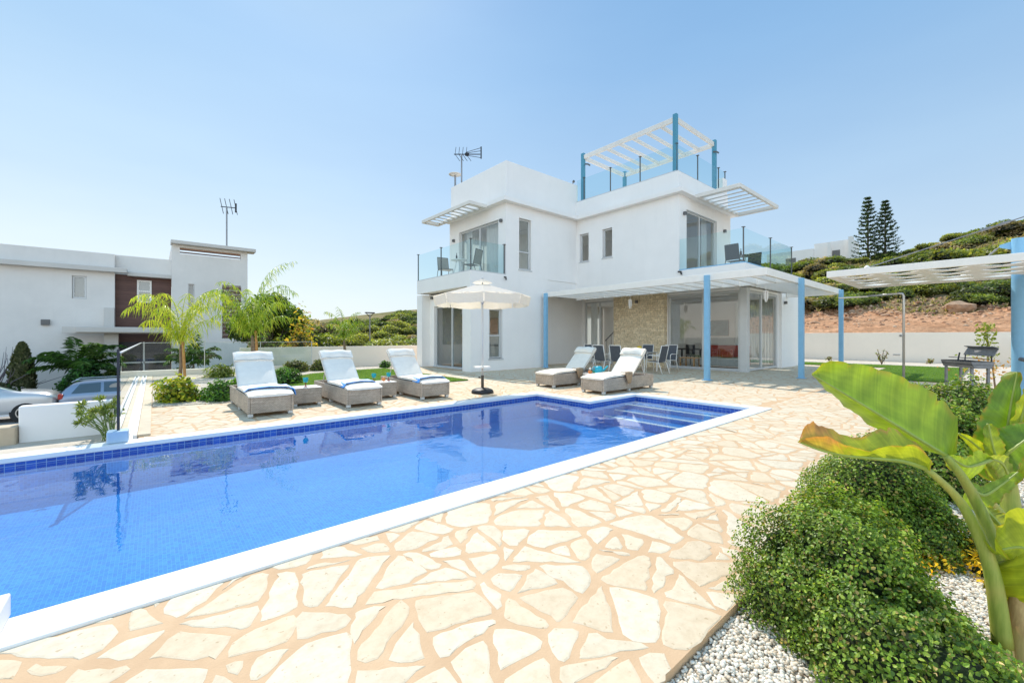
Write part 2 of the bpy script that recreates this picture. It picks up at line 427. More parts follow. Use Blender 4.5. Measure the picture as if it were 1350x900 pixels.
def m_gravel():
    m, nt, out = newmat('white_gravel')
    tc = N(nt, 'ShaderNodeTexCoord')
    v = N(nt, 'ShaderNodeTexVoronoi', {'Vector': tc.outputs['Object'], 'Scale': 42.})
    n2 = N(nt, 'ShaderNodeTexNoise', {'Vector': tc.outputs['Object'], 'Scale': 1.2, 'Detail': 4.})
    s = N(nt, 'ShaderNodeSeparateColor', {0: v.outputs['Color']})
    c = ramp(nt, s.outputs[0], [(0, (.56, .46, .34)), (.5, (.76, .68, .57)), (1, (.88, .82, .72))])
    c = mixc(nt, .7, c, ramp(nt, v.outputs['Distance'], [(.2, (1,1,1)), (.75, (.35,.32,.28))]), 'MULTIPLY')
    c = mixc(nt, .6, c, ramp(nt, n2.outputs['Fac'], [(.3, (.8,.77,.72)), (.7, (1.1,1.1,1.1))]), 'MULTIPLY')
    b = N(nt, 'ShaderNodeBsdfPrincipled', {'Base Color': c, 'Roughness': .85})
    bp = N(nt, 'ShaderNodeBump', {'Strength': .8, 'Distance': .012, 'Height': v.outputs['Distance']}); bp.invert = True
    nt.links.new(bp.outputs[0], b.inputs['Normal']); nt.links.new(b.outputs[0], out.inputs[0]); return m
M['gravel'] = m_gravel()
def m_terrain():
    m, nt, out = newmat('hill_soil')
    tc = N(nt, 'ShaderNodeTexCoord')
    a = N(nt, 'ShaderNodeAttribute', attribute_name='Col')
    n1 = N(nt, 'ShaderNodeTexNoise', {'Vector': tc.outputs['Object'], 'Scale': .8, 'Detail': 10., 'Roughness': .7})
    n2 = N(nt, 'ShaderNodeTexNoise', {'Vector': tc.outputs['Object'], 'Scale': 4., 'Detail': 8., 'Roughness': .75})
    c = mixc(nt, .9, a.outputs['Color'], ramp(nt, n1.outputs['Fac'], [(.3, (.6,.58,.55)), (.7, (1.4,1.42,1.45))]), 'MULTIPLY')
    c = mixc(nt, .8, c, ramp(nt, n2.outputs['Fac'], [(.35, (.55,.5,.45)), (.5, (1,1,1)), (.72, (1.5,1.5,1.5))]), 'MULTIPLY')
    b = N(nt, 'ShaderNodeBsdfPrincipled', {'Base Color': c, 'Roughness': .95, 'Specular IOR Level': .1})
    bp = N(nt, 'ShaderNodeBump', {'Strength': .9, 'Distance': .25, 'Height': n2.outputs['Fac']})
    nt.links.new(bp.outputs[0], b.inputs['Normal']); nt.links.new(b.outputs[0], out.inputs[0]); return m
M['terrain'] = m_terrain()
def m_banana():
    m, nt, out = newmat('banana_leaf')
    uv = N(nt, 'ShaderNodeUVMap', uv_map='UVMap')
    sp = N(nt, 'ShaderNodeSeparateXYZ', {0: uv.outputs[0]})
    # lateral veins run from the midrib at a slant
    ab = N(nt, 'ShaderNodeMath', {0: sp.outputs['Y']}, operation='ABSOLUTE')
    k = N(nt, 'ShaderNodeMath', {0: ab.outputs[0], 1: -.12, 2: sp.outputs['X']}, operation='MULTIPLY_ADD')
    cb = N(nt, 'ShaderNodeCombineXYZ', {0: k.outputs[0], 1: 0., 2: 0.})
    n1 = N(nt, 'ShaderNodeTexNoise', {'Vector': cb.outputs[0], 'Scale': 30., 'Detail': 6., 'Roughness': .8})
    n2 = N(nt, 'ShaderNodeTexNoise', {'Vector': uv.outputs[0], 'Scale': 5., 'Detail': 3.})
    a = N(nt, 'ShaderNodeAttribute', attribute_name='Col')
    c = mixc(nt, .8, a.outputs['Color'], ramp(nt, n1.outputs['Fac'], [(.3, (.58,.66,.5)), (.7, (1.42,1.34,1.25))]), 'MULTIPLY')
    c = mixc(nt, .7, c, ramp(nt, n2.outputs['Fac'], [(.3, (.75,.8,.7)), (.7, (1.25,1.18,1.1))]), 'MULTIPLY')
    b = N(nt, 'ShaderNodeBsdfPrincipled', {'Base Color': c, 'Roughness': .38, 'Specular IOR Level': .5})
    bp = N(nt, 'ShaderNodeBump', {'Strength': .25, 'Distance': .004, 'Height': n1.outputs['Fac']})
    nt.links.new(bp.outputs[0], b.inputs['Normal'])
    t = N(nt, 'ShaderNodeBsdfTranslucent', {'Color': mixc(nt, 1., c, (1.5, 1.35, .35), 'MULTIPLY')})
    mx = N(nt, 'ShaderNodeMixShader', {0: .42, 1: b.outputs[0], 2: t.outputs[0]})
    nt.links.new(mx.outputs[0], out.inputs[0]); return m
M['banana'] = m_banana()
def carpaint(name, c):
    return mat(name, c, .28, .4, var=.03, coat=.8)

# ------------------------------------------------------------------ leaves
def unit(v): return v / np.maximum(np.linalg.norm(v, axis=1, keepdims=True), 1e-9)
def leaf_arrays(pos, d, n, L, W, col, droop=.15):
    """six-vertex folded leaves"""
    k = len(pos); d = unit(d); s = unit(np.cross(d, n)); n = np.cross(s, d)
    L = np.broadcast_to(L, k)[:, None]; W = np.broadcast_to(W, k)[:, None]
    b = pos
    m1 = pos + d*L*.35; m2 = pos + d*L*.72 - n*L*droop*.4
    tip = pos + d*L - n*L*droop
    up = n*W*.16
    V = np.stack([b, m1 + s*W*.5 + up, m2 + s*W*.38 + up, tip, m2 - s*W*.38 + up, m1 - s*W*.5 + up], 1).reshape(-1, 3)
    i = (np.arange(k)*6)[:, None]
    F = np.concatenate([i + np.array([0, 1, 2, 3]), i + np.array([0, 3, 4, 5])])
    return V, F, np.repeat(col, 6, axis=0)
def blade_arrays(pos, d, L, W, col, grav):
    """thin ribbons that bend down under their weight"""
    k = len(pos); d = unit(d); s = np.cross(d, np.array([0, 0, 1.])) + rng.normal(0, .35, (k, 3)); s = unit(s)
    L = np.broadcast_to(L, k)[:, None]; fs = (0, .3, .65, 1.); ws = (.6, 1., .75, .12); P = []
    for f, w_ in zip(fs, ws):
        c = pos + d*L*f - np.array([0, 0, 1.])*L*grav*f*f
        P += [c - s*W*.5*w_, c + s*W*.5*w_]
    V = np.stack(P, 1).reshape(-1, 3); i = (np.arange(k)*8)[:, None]
    F = np.concatenate([i + np.array([2*q, 2*q+1, 2*q+3, 2*q+2]) for q in range(3)])
    return V, F, np.repeat(col, 8, axis=0)
def palette(k, cols, w, jit=.15):
    cols = np.array(cols); w = (list(w)+[1.]*len(cols))[:len(cols)]; idx = rng.choice(len(cols), k, p=np.array(w)/sum(w))
    return cols[idx] * (1 + rng.uniform(-jit, jit, (k, 1)))
def mound(name_parent, c, rad, nleaf, size, cols, w, lump=.12, low=-.05, core='core', leafm='leaf', seed=1, elong=.6, droop=.2, shell=(.86, 1.04), fine_=.035):
    """leafy mound: dark twig core plus a shell of small leaves. c = base centre, rad=(rx,ry,h)"""
    r = np.random.default_rng(seed)
    ph = r.uniform(0, 6.28, (7, 3)); fr = r.normal(0, 3.2, (7, 3))
    fh = r.normal(0, 13, (9, 3)); ph2 = r.uniform(0, 6.28, 9)
    def hi(u): return sum(np.sin(u @ fh[i] + ph2[i]) for i in range(9))/3.
    def f(u): return 1 + lump*sum(np.sin(u @ fr[i] + ph[i, 0]) for i in range(7))/2.6 + fine_*hi(u)
    def dirs(k):
        u = unit(r.normal(size=(k*2, 3))); u = u[u[:, 2] > low][:k]; return u
    u = dirs(nleaf); k = len(u)
    rr = f(u) * r.uniform(shell[0], shell[1], k)
    sc_ = np.array(rad)
    pos = np.array(c) + u*sc_*rr[:, None]
    n = unit(u/sc_)
    nn = unit(n + r.normal(0, .55, (k, 3)) + np.array([0, 0, .3]))
    d = unit(np.cross(nn, r.normal(size=(k, 3)))) + n*.35
    col = palette(k, cols, w)
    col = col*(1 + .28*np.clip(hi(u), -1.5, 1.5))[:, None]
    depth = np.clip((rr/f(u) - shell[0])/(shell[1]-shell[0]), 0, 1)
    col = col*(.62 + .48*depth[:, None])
    V, F, C = leaf_arrays(pos, d, nn, size*r.uniform(.7, 1.25, k), size*elong*r.uniform(.8, 1.2, k), col, droop)
    off = name_parent.location
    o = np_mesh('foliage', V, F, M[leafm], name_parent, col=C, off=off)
    # core
    nu, nv = 20, 10
    vs = []
    for j in range(nv+1):
        th = math.pi/2*j/nv
        for i in range(nu):
            a = 2*math.pi*i/nu
            vs.append((math.cos(a)*math.cos(th), math.sin(a)*math.cos(th), math.sin(th)))
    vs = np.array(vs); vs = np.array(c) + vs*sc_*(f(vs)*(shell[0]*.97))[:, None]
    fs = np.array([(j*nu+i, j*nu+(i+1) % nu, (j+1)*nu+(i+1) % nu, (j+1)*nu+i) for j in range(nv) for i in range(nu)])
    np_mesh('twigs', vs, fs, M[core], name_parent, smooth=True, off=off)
    return o
SUN, SKY = 4.6, .15

# ------------------------------------------------------------------ camera, light, sky
cam_d = bpy.data.cameras.new('camera'); cam = bpy.data.objects.new('camera', cam_d); COL.objects.link(cam)
cam.location = (0, 0, CAMH); cam.rotation_euler = (R(90), 0, R(-40.55))
cam_d.sensor_width = 36; cam_d.lens = 552/1350*36; cam_d.shift_y = -6/1350
cam_d.clip_start = .05; cam_d.clip_end = 4000
sc.camera = cam
sd = Vector((.25, .78, 1.)).normalized()
ld = bpy.data.lights.new('sun', 'SUN'); lo = bpy.data.objects.new('sun', ld); COL.objects.link(lo)
lo.rotation_euler = sd.to_track_quat('Z', 'Y').to_euler(); lo.location = (0, 0, 30)
ld.energy = SUN; ld.angle = R(.5); ld.color = (1., .94, .85)
w = bpy.data.worlds.new('World'); sc.world = w; w.use_nodes = True
nt = w.node_tree; nt.nodes.clear()
sky = N(nt, 'ShaderNodeTexSky', sky_type='NISHITA')
sky.sun_disc = False; sky.sun_elevation = math.asin(sd.z); sky.sun_rotation = math.atan2(sd.x, sd.y)
sky.air_density = 1.0; sky.dust_density = 1.2; sky.ozone_density = 1.2
tcw = N(nt, 'ShaderNodeTexCoord'); sw = N(nt, 'ShaderNodeSeparateXYZ', {0: tcw.outputs['Generated']})
# hazy summer sky: the physical sky evened out by haze that pales towards the horizon and the sun's side, plus fill added behind the camera
hz = ramp(nt, sw.outputs['Z'], [(0, (.82, .92, .99)), (.10, (.74, .88, .99)), (.30, (.52, .74, .97)), (.52, (.33, .59, .91)), (.70, (.22, .48, .83)), (1, (.20, .44, .78))])
az = N(nt, 'ShaderNodeVectorMath', {0: tcw.outputs['Generated'], 1: (-.6, .8, 0)}, operation='DOT_PRODUCT')
hz = mixc(nt, 1., hz, ramp(nt, az.outputs['Value'], [(0, (.88, .91, .94)), (.45, (1, 1, 1)), (1, (1.22, 1.14, 1.05))]), 'MULTIPLY')
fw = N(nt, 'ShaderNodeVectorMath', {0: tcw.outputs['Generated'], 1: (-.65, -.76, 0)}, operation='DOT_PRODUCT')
hz = mixc(nt, 1., hz, ramp(nt, fw.outputs['Value'], [(0, (1, 1, 1)), (.15, (1.25, 1.15, 1.05)), (.8, (3.1, 2.65, 2.3))]), 'MULTIPLY')  # sky behind the camera brightened and warmed as added fill for shaded walls
lowh = N(nt, 'ShaderNodeMapRange', {0: sw.outputs['Z'], 1: -.06, 2: -.02, 3: .12, 4: 1.})
hz = mixc(nt, 1., hz, lowh.outputs[0], 'MULTIPLY')
mpw = N(nt, 'ShaderNodeMapping', {'Vector': tcw.outputs['Generated'], 'Scale': (1.2, 1.2, 5.)})
nw = N(nt, 'ShaderNodeTexNoise', {'Vector': mpw.outputs[0], 'Scale': 1.6, 'Detail': 4., 'Roughness': .55})
hz = mixc(nt, 1., hz, ramp(nt, nw.outputs['Fac'], [(.3, (.965, .975, .985)), (.7, (1.05, 1.035, 1.015))]), 'MULTIPLY')
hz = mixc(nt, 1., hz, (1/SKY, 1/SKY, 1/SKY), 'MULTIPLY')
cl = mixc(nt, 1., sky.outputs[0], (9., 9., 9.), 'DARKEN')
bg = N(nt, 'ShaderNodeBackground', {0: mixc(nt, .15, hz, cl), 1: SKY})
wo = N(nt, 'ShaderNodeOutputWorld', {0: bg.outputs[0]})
sc.view_settings.view_transform = 'Standard'; sc.view_settings.look = 'None'; sc.view_settings.exposure = 0
sc.cycles.max_bounces = 10; sc.cycles.transparent_max_bounces = 16; sc.cycles.use_denoising = True
sc.cycles.diffuse_bounces = 4; sc.cycles.use_adaptive_sampling = False; sc.cycles.sample_clamp_indirect = 3.; sc.cycles.caustics_reflective = False; sc.cycles.caustics_refractive = False

# ------------------------------------------------------------------ terrain
def sst(a, b, x): t = np.clip((x-a)/(b-a), 0, 1); return t*t*(3-2*t)
def tnoise(x, y):
    return (np.sin(x*.23+1.3*np.sin(y*.17))*np.cos(y*.21+.7) + .5*np.sin(x*.61+y*.43) + .35*np.sin(x*1.3-y*1.1+2))/1.85
def fine(x, y):
    return (np.sin(x*2.3+1.1*np.sin(y*1.7))*np.sin(y*2.9+.3) + .6*np.sin(x*5.1-y*4.3+1))/1.6
def terr(x, y):
    x = np.asarray(x, float); y = np.asarray(y, float)
    s = x - 29.4
    a = 1.36 + .165*np.clip(s, 0, 9) + .36*np.clip(s-9, 0, 3) + .31*np.clip(s-12, 0, 33) + .08*np.clip(s-45, 0, 14)
    a = a + sst(2, 8, s)*(.18+.4*sst(8, 14, s))*tnoise(x, y) + .30*fine(x, y)*sst(7, 9.5, s)*(1-sst(12, 20, s)) + .05*fine(x*1.7, y*1.7)*sst(.5, 2, s)
    a = a - 2.6*sst(-2, 11, y)*sst(6, 38, s)
    a = np.where(s > -.12, a, -5.)
    t = y - 18.75
    b = .3 + np.clip(t, 0, 200)*(.012 + .0011*np.clip(x, 0, 60)) + sst(5, 25, t)*(.7*tnoise(x*.7, y*.7))
    b = np.where((t > 0) & (x < 28), -2.1 + (b+2.1)*sst(3., 6.5, x), -5.)
    z = np.maximum(np.maximum(a, b), -2.12)
    far = np.hypot(x, y)
    return z*(1 - sst(250, 600, far)) + (-2.)*sst(250, 600, far)
def axis_pts():
    a = list(np.arange(-40, 26, 1.)) + list(np.arange(26, 29.2, .4)) + list(np.arange(29.25, 48, .22)) + list(np.arange(48, 90, 1.2)) + [95, 105, 120, 140, 170, 210, 270, 350, 500, 800, 1500]
    return [-1500, -800, -400, -200, -120, -80, -60] + a
xs = np.array(axis_pts()); ys = np.array([-1500, -800, -400, -200, -100, -60] + list(np.arange(-40, 18.5, .5)) + list(np.arange(18.7, 60, .8)) + list(np.arange(60, 130, 2.5)) + [140, 160, 200, 270, 350, 500, 800, 1500])
X, Y = np.meshgrid(xs, ys); Z = terr(X, Y)
nx, ny = len(xs), len(ys)
ii, jj = np.meshgrid(np.arange(nx-1), np.arange(ny-1)); b0 = (jj*nx+ii).ravel()
F = np.stack([b0, b0+1, b0+1+nx, b0+nx], 1)
V = np.stack([X, Y, Z], 2).reshape(-1, 3)
x, y = V[:, 0], V[:, 1]
red = np.array((.62, .33, .18)); dry = np.array((.33, .24, .13)); grn = np.array((.15, .15, .05)); pale = np.array((.40, .36, .30)); tan = np.array((.62, .42, .27))
C = np.empty_like(V); s = x-29.4
k = sst(8.5, 12, s + 3*tnoise(x*.8, y*.8))[:, None]
C[:] = red*(1-k) + dry*k
k2 = np.clip(fine(x*.5, y*.5)*.5+.2, 0, 1)[:, None]*(1-k); C = C*(1-.5*k2) + tan*.5*k2
k = (sst(18, 28, s)*np.clip(.5+.5*tnoise(x*1.3, y*1.3), 0, 1))[:, None]; C = C*(1-k) + grn*k
back = (x < 28.5); C[back] = np.where((tnoise(x*1.1, y*1.1) > .15)[back][:, None], dry, grn*.6+dry*.4)
C[(V[:, 2] < -1.5)] = pale
o = np_mesh('terrain', V, F, M['terrain'], smooth=True, col=C); o['kind'] = 'structure'

# ------------------------------------------------------------------ pool
PY0, PY1, PN, PX1, PXN, PXL = 2.95, 6.84, 5.33, 8.2, 6.6, -4.2
ZB, ZW = -.47, -.085
pool = [(PXL, PY0), (PX1, PY0), (PX1, PN), (PXN, PN), (PXN, PY1), (PXL, PY1)]
mb = MB()
mb.add([(x, y, ZB) for x, y in pool], [tuple(range(6))])
struct(mb, 'pool_floor', M['mosaic'])
mb = MB(); wb = MB()
for i in range(6):
    (x0, y0), (x1, y1) = pool[i], pool[(i+1) % 6]
    mb.quad((x0, y0, ZB), (x0, y0, -.17), (x1, y1, -.17), (x1, y1, ZB))
    wb.quad((x0, y0, -.17), (x0, y0, -.039), (x1, y1, -.039), (x1, y1, -.17))
struct(mb, 'pool_wall', M['mosaic']); struct(wb, 'pool_wall', M['band'])
mb = MB(); nb = MB()
for i, (xa, zt) in enumerate([(7.80, -.16), (7.42, -.24), (7.04, -.32)]):
    x2 = [8.197, 7.80, 7.42][i]
    mb.box(xa, x2, PY0+.003, PN-.003, ZB+.003, zt)
    nb.box(xa-.006, xa+.05, PY0+.004, PN-.004, zt-.012, zt+.004)
struct(mb, 'pool_steps', M['mosaic']); struct(nb, 'pool_steps', M['coping'])
mb = MB(); mb.add([(x, y, ZW) for x, y in pool], [tuple(range(6))])
o = struct(mb, 'pool_water', M['water'])
cw = .265
cp = MB()
cp.box(PXL-cw, PX1+cw, PY0-cw, PY0, -.04, .018)
cp.box(PX1, PX1+cw, PY0+.001, PN+cw, -.04, .018)
cp.box(PXN, PX1-.001, PN, PN+cw, -.04, .018)
cp.box(PXN, PXN+cw, PN+cw+.001, PY1+cw, -.04, .018)
cp.box(PXL-cw, PXN-.001, PY1, PY1+cw, -.04, .018)
struct(cp, 'pool_coping', M['coping'], bevel=.008)
mb = MB(); mb.box(PXL-cw, -.5, PY0-cw+.01, PY0+.02, .019, .125)
tag(mb.build('coping_block', M['coping'], bevel=.008), 'low white plastered block on the pool edge at bottom left corner', 'kerb block')

# ------------------------------------------------------------------ crazy paving
DX0, DX1, DY0 = -6.5, 29.0, .84
g = MB()
def sheet(mb, x0, x1, y0, y1, z): mb.quad((x0,y0,z),(x1,y0,z),(x1,y1,z),(x0,y1,z))
sheet(g, DX0, DX1, DY0, PY0-.1, 0); sheet(g, PX1+.1, DX1, PY0-.1, PN+.1, 0); sheet(g, PXN+.1, DX1, PN+.1, PY1+.1, 0); sheet(g, -.15, DX1, PY1+.1, 18.6, 0)
g.quad((DX0,DY0,-.3),(DX1,DY0,-.3),(DX1,DY0,0),(DX0,DY0,0))
struct(g, 'paving_joints', M['grout'])
def clip(poly, nx_, ny_, c):
    out = []; m = len(poly)
    for i in range(m):
        p, q = poly[i], poly[(i+1) % m]
        dp = p[0]*nx_+p[1]*ny_-c; dq = q[0]*nx_+q[1]*ny_-c
        if dp <= 0: out.append(p)
        if dp*dq < 0:
            t = dp/(dp-dq); out.append((p[0]+t*(q[0]-p[0]), p[1]+t*(q[1]-p[1])))
    return out
def paving():
    rr = random.Random(11); pts = []; cell = {}; hs_ = .5
    def ok(x, y, r):
        ci, cj = int(x//hs_), int(y//hs_)
        for a in range(ci-2, ci+3):
            for b in range(cj-2, cj+3):
                for (px, py) in cell.get((a, b), ()):
                    if (px-x)**2+(py-y)**2 < r*r: return False
        return True
    x0, x1, y0, y1 = -2.8, 23.2, .3, 17.6
    for trial in range(26000):
        x, y = rr.uniform(x0, x1), rr.uniform(y0, y1)
        if ok(x, y, rr.choice([.34, .42, .5])): cell.setdefault((int(x//hs_), int(y//hs_)), []).append((x, y)); pts.append((x, y))
    def area_c(p):
        A = cx = cy = 0
        for i in range(len(p)):
            q, t = p[i-1], p[i]; k = q[0]*t[1]-t[0]*q[1]; A += k; cx += (q[0]+t[0])*k; cy += (q[1]+t[1])*k
        return abs(A)/2, (cx/(3*A), cy/(3*A)) if abs(A) > 1e-9 else p[0]
    def split(p, depth=0):
        A, c = area_c(p)
        if A < rr.choice([.034, .05, .07, .10, .15]) or depth > 3: return [p]
        # cut roughly across the longest direction
        best = max(((math.hypot(u[0]-v[0], u[1]-v[1]), math.atan2(u[1]-v[1], u[0]-v[0])) for u in p for v in p))
        t = best[1] + rr.gauss(0, .45); nx_, ny_ = math.cos(t), math.sin(t); off = rr.uniform(-.22, .22)*best[0]
        k = (c[0])*nx_+(c[1])*ny_+off
        return [q for h in (clip(p, nx_, ny_, k), clip(p, -nx_, -ny_, -k)) if len(h) > 2 for q in split(h, depth+1)]
    stones = []
    for (x, y) in pts:
        poly = [(x-1.1, y-1.1), (x+1.1, y-1.1), (x+1.1, y+1.1), (x-1.1, y+1.1)]
        ci, cj = int(x//hs_), int(y//hs_)
        for a in range(ci-4, ci+5):
            for b in range(cj-4, cj+5):
                for (px, py) in cell.get((a, b), ()):
                    dx, dy = px-x, py-y; d = math.hypot(dx, dy)
                    if d < 1e-6 or d > 1.6: continue
                    poly = clip(poly, dx/d, dy/d, (x*dx+y*dy)/d + d/2)
                    if len(poly) < 3: break
        if len(poly) > 2: stones += split(poly)
    VV = []; FF = []; CC = []
    for poly in stones:
        A0, (x, y) = area_c(poly)
        if PXL < x < PX1+.1 and PY0-.1 < y < PN+.1: continue
        if PXL < x < PXN+.1 and PY0-.1 < y < PY1+.1: continue
        if x < -.12 and y > PY0: continue
        if y > 12.7 and 9 < x < 13 or (y > 13.8 and x > 8.9): continue
        if y > 10.4 and 2.6 < x < 7: continue
        if x > 16.8 and 6.2 < y: continue
        gap = rr.choice([.008, .011, .014, .019]); base_poly = poly
        for i in range(len(base_poly)):
            p, q = base_poly[i-1], base_poly[i]; L = math.hypot(q[0]-p[0], q[1]-p[1])
            if L < 1e-5: continue
            nx_, ny_ = (q[1]-p[1])/L, -(q[0]-p[0])/L
            if (x-p[0])*nx_+(y-p[1])*ny_ > 0: nx_, ny_ = -nx_, -ny_
            poly = clip(poly, nx_, ny_, p[0]*nx_+p[1]*ny_-gap*rr.uniform(.7, 1.5))
            if len(poly) < 3: break
        if len(poly) < 3: continue
        poly = clip(poly, 0, -1, -(DY0+.004))
        if y < PY0: poly = clip(poly, 0, 1, PY0-.1)
        elif x > PX1: poly = clip(poly, -1, 0, -(PX1+.1))
        elif y > PY1: poly = clip(poly, 0, -1, -(PY1+.1))
        else:
            poly = clip(poly, -1, 0, -(PXN+.1))
            if x < PX1+.27: poly = clip(poly, 0, -1, -(PN+.1))
        if y > PY1: poly = clip(poly, -1, 0, .1)
        if len(poly) < 3: continue
        A = .5*abs(sum(poly[i][0]*poly[(i+1) % len(poly)][1]-poly[(i+1) % len(poly)][0]*poly[i][1] for i in range(len(poly))))
        per = sum(math.hypot(poly[i][0]-poly[i-1][0], poly[i][1]-poly[i-1][1]) for i in range(len(poly)))
        if A < .003 or A/(per*per) < .022: continue
        # merge tiny edges, roughen the outline, round the corners a little
        q = []
        for p in poly:
            if not q or math.hypot(p[0]-q[-1][0], p[1]-q[-1][1]) > .03: q.append(p)
        if len(q) > 2 and math.hypot(q[0][0]-q[-1][0], q[0][1]-q[-1][1]) < .03: q.pop()
        if len(q) < 3: continue
        near = math.hypot(x, y) < 7
        step = .045 if near else .16; jt = .0075 if near else .004
        out = []; m = len(q)
        for i in range(m):
            p, s_ = q[i], q[(i+1) % m]; L = math.hypot(s_[0]-p[0], s_[1]-p[1]); k = max(2, int(L/step))
            nxx, nyy = (s_[1]-p[1])/max(L, 1e-6), -(s_[0]-p[0])/max(L, 1e-6)
            bow = rr.uniform(-.008, .006)
            for t in range(k):
                f = t/k; e = rr.gauss(0, jt) + bow*4*f*(1-f)
                if t == 0:
                    cx_, cy_ = x-p[0], y-p[1]; cl = math.hypot(cx_, cy_) or 1
                    out.append((p[0]+cx_/cl*.013, p[1]+cy_/cl*.013))
                else: out.append((p[0]+(s_[0]-p[0])*f+nxx*e, p[1]+(s_[1]-p[1])*f+nyy*e))
        n = len(out); b = len(VV)
        base = rr.choice([(.78,.67,.49), (.80,.69,.51), (.79,.64,.44), (.81,.71,.54), (.79,.61,.40), (.82,.73,.57), (.78,.65,.47), (.77,.58,.37), (.80,.70,.53), (.81,.72,.55)])
        v = rr.uniform(.82, .89); c = [(.45*q_+.55*m_)*v for q_, m_ in zip(base, (.80, .68, .51))]
        zt = .0022 + rr.uniform(0, .001)
        VV += [(px, py, .0005) for px, py in out]
        ins = .011
        for px, py in out:
            dx, dy = x-px, y-py; d = math.hypot(dx, dy) or 1
            VV.append((px+dx/d*ins, py+dy/d*ins, zt))
        CC += [c]*(2*n)
        FF.append(tuple(range(b+n, b+2*n)))
        FF += [(b+i, b+(i+1) % n, b+n+(i+1) % n, b+n+i) for i in range(n)]
    me = bpy.data.meshes.new('paving'); me.from_pydata(VV, [], FF); me.update()
    a = me.color_attributes.new('Col', 'FLOAT_COLOR', 'POINT')
    cc = np.ones((len(VV), 4), np.float32); cc[:, :3] = np.array(CC); a.data.foreach_set('color', cc.ravel())
    me.materials.append(M['stone'])
    # make every top face look up
    o = bpy.data.objects.new('paving', me); COL.objects.link(o); o['kind'] = 'structure'
    import bmesh
    bm = bmesh.new(); bm.from_mesh(me); bmesh.ops.recalc_face_normals(bm, faces=bm.faces); bm.to_mesh(me); bm.free()
    for p in me.polygons:
        if len(p.vertices) > 4 and p.normal.z < 0: p.flip()
paving()

# ------------------------------------------------------------------ other ground sheets
def flat(name, polys, z, m):
    mb = MB()
    for p in polys: mb.prism(p, z-.012, z) if name == 'gravel_bed' and z > 0 else mb.add([(a, b, z) for a, b in p], [tuple(range(len(p)))])
    return struct(mb, name, m)
def rect(x0, x1, y0, y1): return [(x0, y0), (x1, y0), (x1, y1), (x0, y1)]
flat('gravel_bed', [rect(DX0, 14.2, -12, DY0)], -.045, M['gravel'])
flat('sandy_ground', [rect(14.2, 29, -12, DY0-.002)], -.03, M['sand'])
flat('sandy_ground', [[(24.1, .84), (28.95, .84), (28.95, 18.4), (24.1, 18.4)]], .022, M['sand'])
flat('gravel_bed', [[(-.02, 10.15), (.9, 10.0), (1.9, 9.85), (2.5, 10.1), (2.75, 11.2), (2.6, 12.4), (3.0, 14.5), (4.2, 15.8), (5.6, 16.3), (7.2, 16.4), (7.2, 17.2), (8.9, 17.2), (8.9, 18.4), (-.02, 18.0)]], .0165, M['gravel'])
flat('pool_side_path', [rect(PXL-2, -.15, PY1+cw, 8.2)], -.02, M['sand'])
flat('driveway', [rect(-60, .2, 8.3, 33.4)], -2.06, M['drive'])
flat('deck_body', [rect(-.4, 29, 8, 18.6)], -.02, M['sand'])
lawnL = [(2.78, 10.3), (7.1, 10.3), (7.1, 16.25), (5.6, 16.1), (4.2, 15.5), (3.1, 14.3), (2.72, 12.4), (2.85, 11.2)]
lawnR = [rect(16.9, 25.2, .86, 3.05), rect(23.2, 25.2, 3.051, 17.6)]
def lawn(name, polys, n, hgt):
    mb = MB()
    for p in polys: mb.prism(p, .008, .034)
    o = mb.build(name, M['grass']); o['kind'] = 'structure'
    V = []; 
    for p in polys:
        p = np.array(p); lo_, hi_ = p.min(0), p.max(0)
        k = int(n*(hi_-lo_).prod()/sum((np.array(q).max(0)-np.array(q).min(0)).prod() for q in polys))
        q = rng.uniform(lo_, hi_, (k, 2))
        ins = np.zeros(k, bool); m = len(p)
        for i in range(m):
            a, b = p[i], p[(i+1) % m]
            c_ = ((a[1] > q[:, 1]) != (b[1] > q[:, 1])) & (q[:, 0] < (b[0]-a[0])*(q[:, 1]-a[1])/(b[1]-a[1]+1e-12)+a[0]); ins ^= c_
        V.append(q[ins])
    q = np.concatenate(V); k = len(q)
    b = np.c_[q, np.full(k, .03)]; a = rng.uniform(0, 6.28, k)
    s = np.c_[np.cos(a), np.sin(a), np.zeros(k)]*.006
    t = b + np.c_[rng.normal(0, .012, (k, 2)), rng.uniform(.5, 1.1, k)*hgt]
    V = np.stack([b-s, b+s, t], 1).reshape(-1, 3); F = np.arange(3*k).reshape(-1, 3)
    c = palette(k, [(.13, .24, .03), (.19, .29, .04), (.09, .19, .02)], [2, 2, 1])
    o = np_mesh('grass_blades', V, F, M['leaf'], col=np.repeat(c, 3, 0)); o['kind'] = 'stuff'
lawn('lawn', [lawnL], 40000, .03); lawn('lawn', lawnR, 40000, .03)

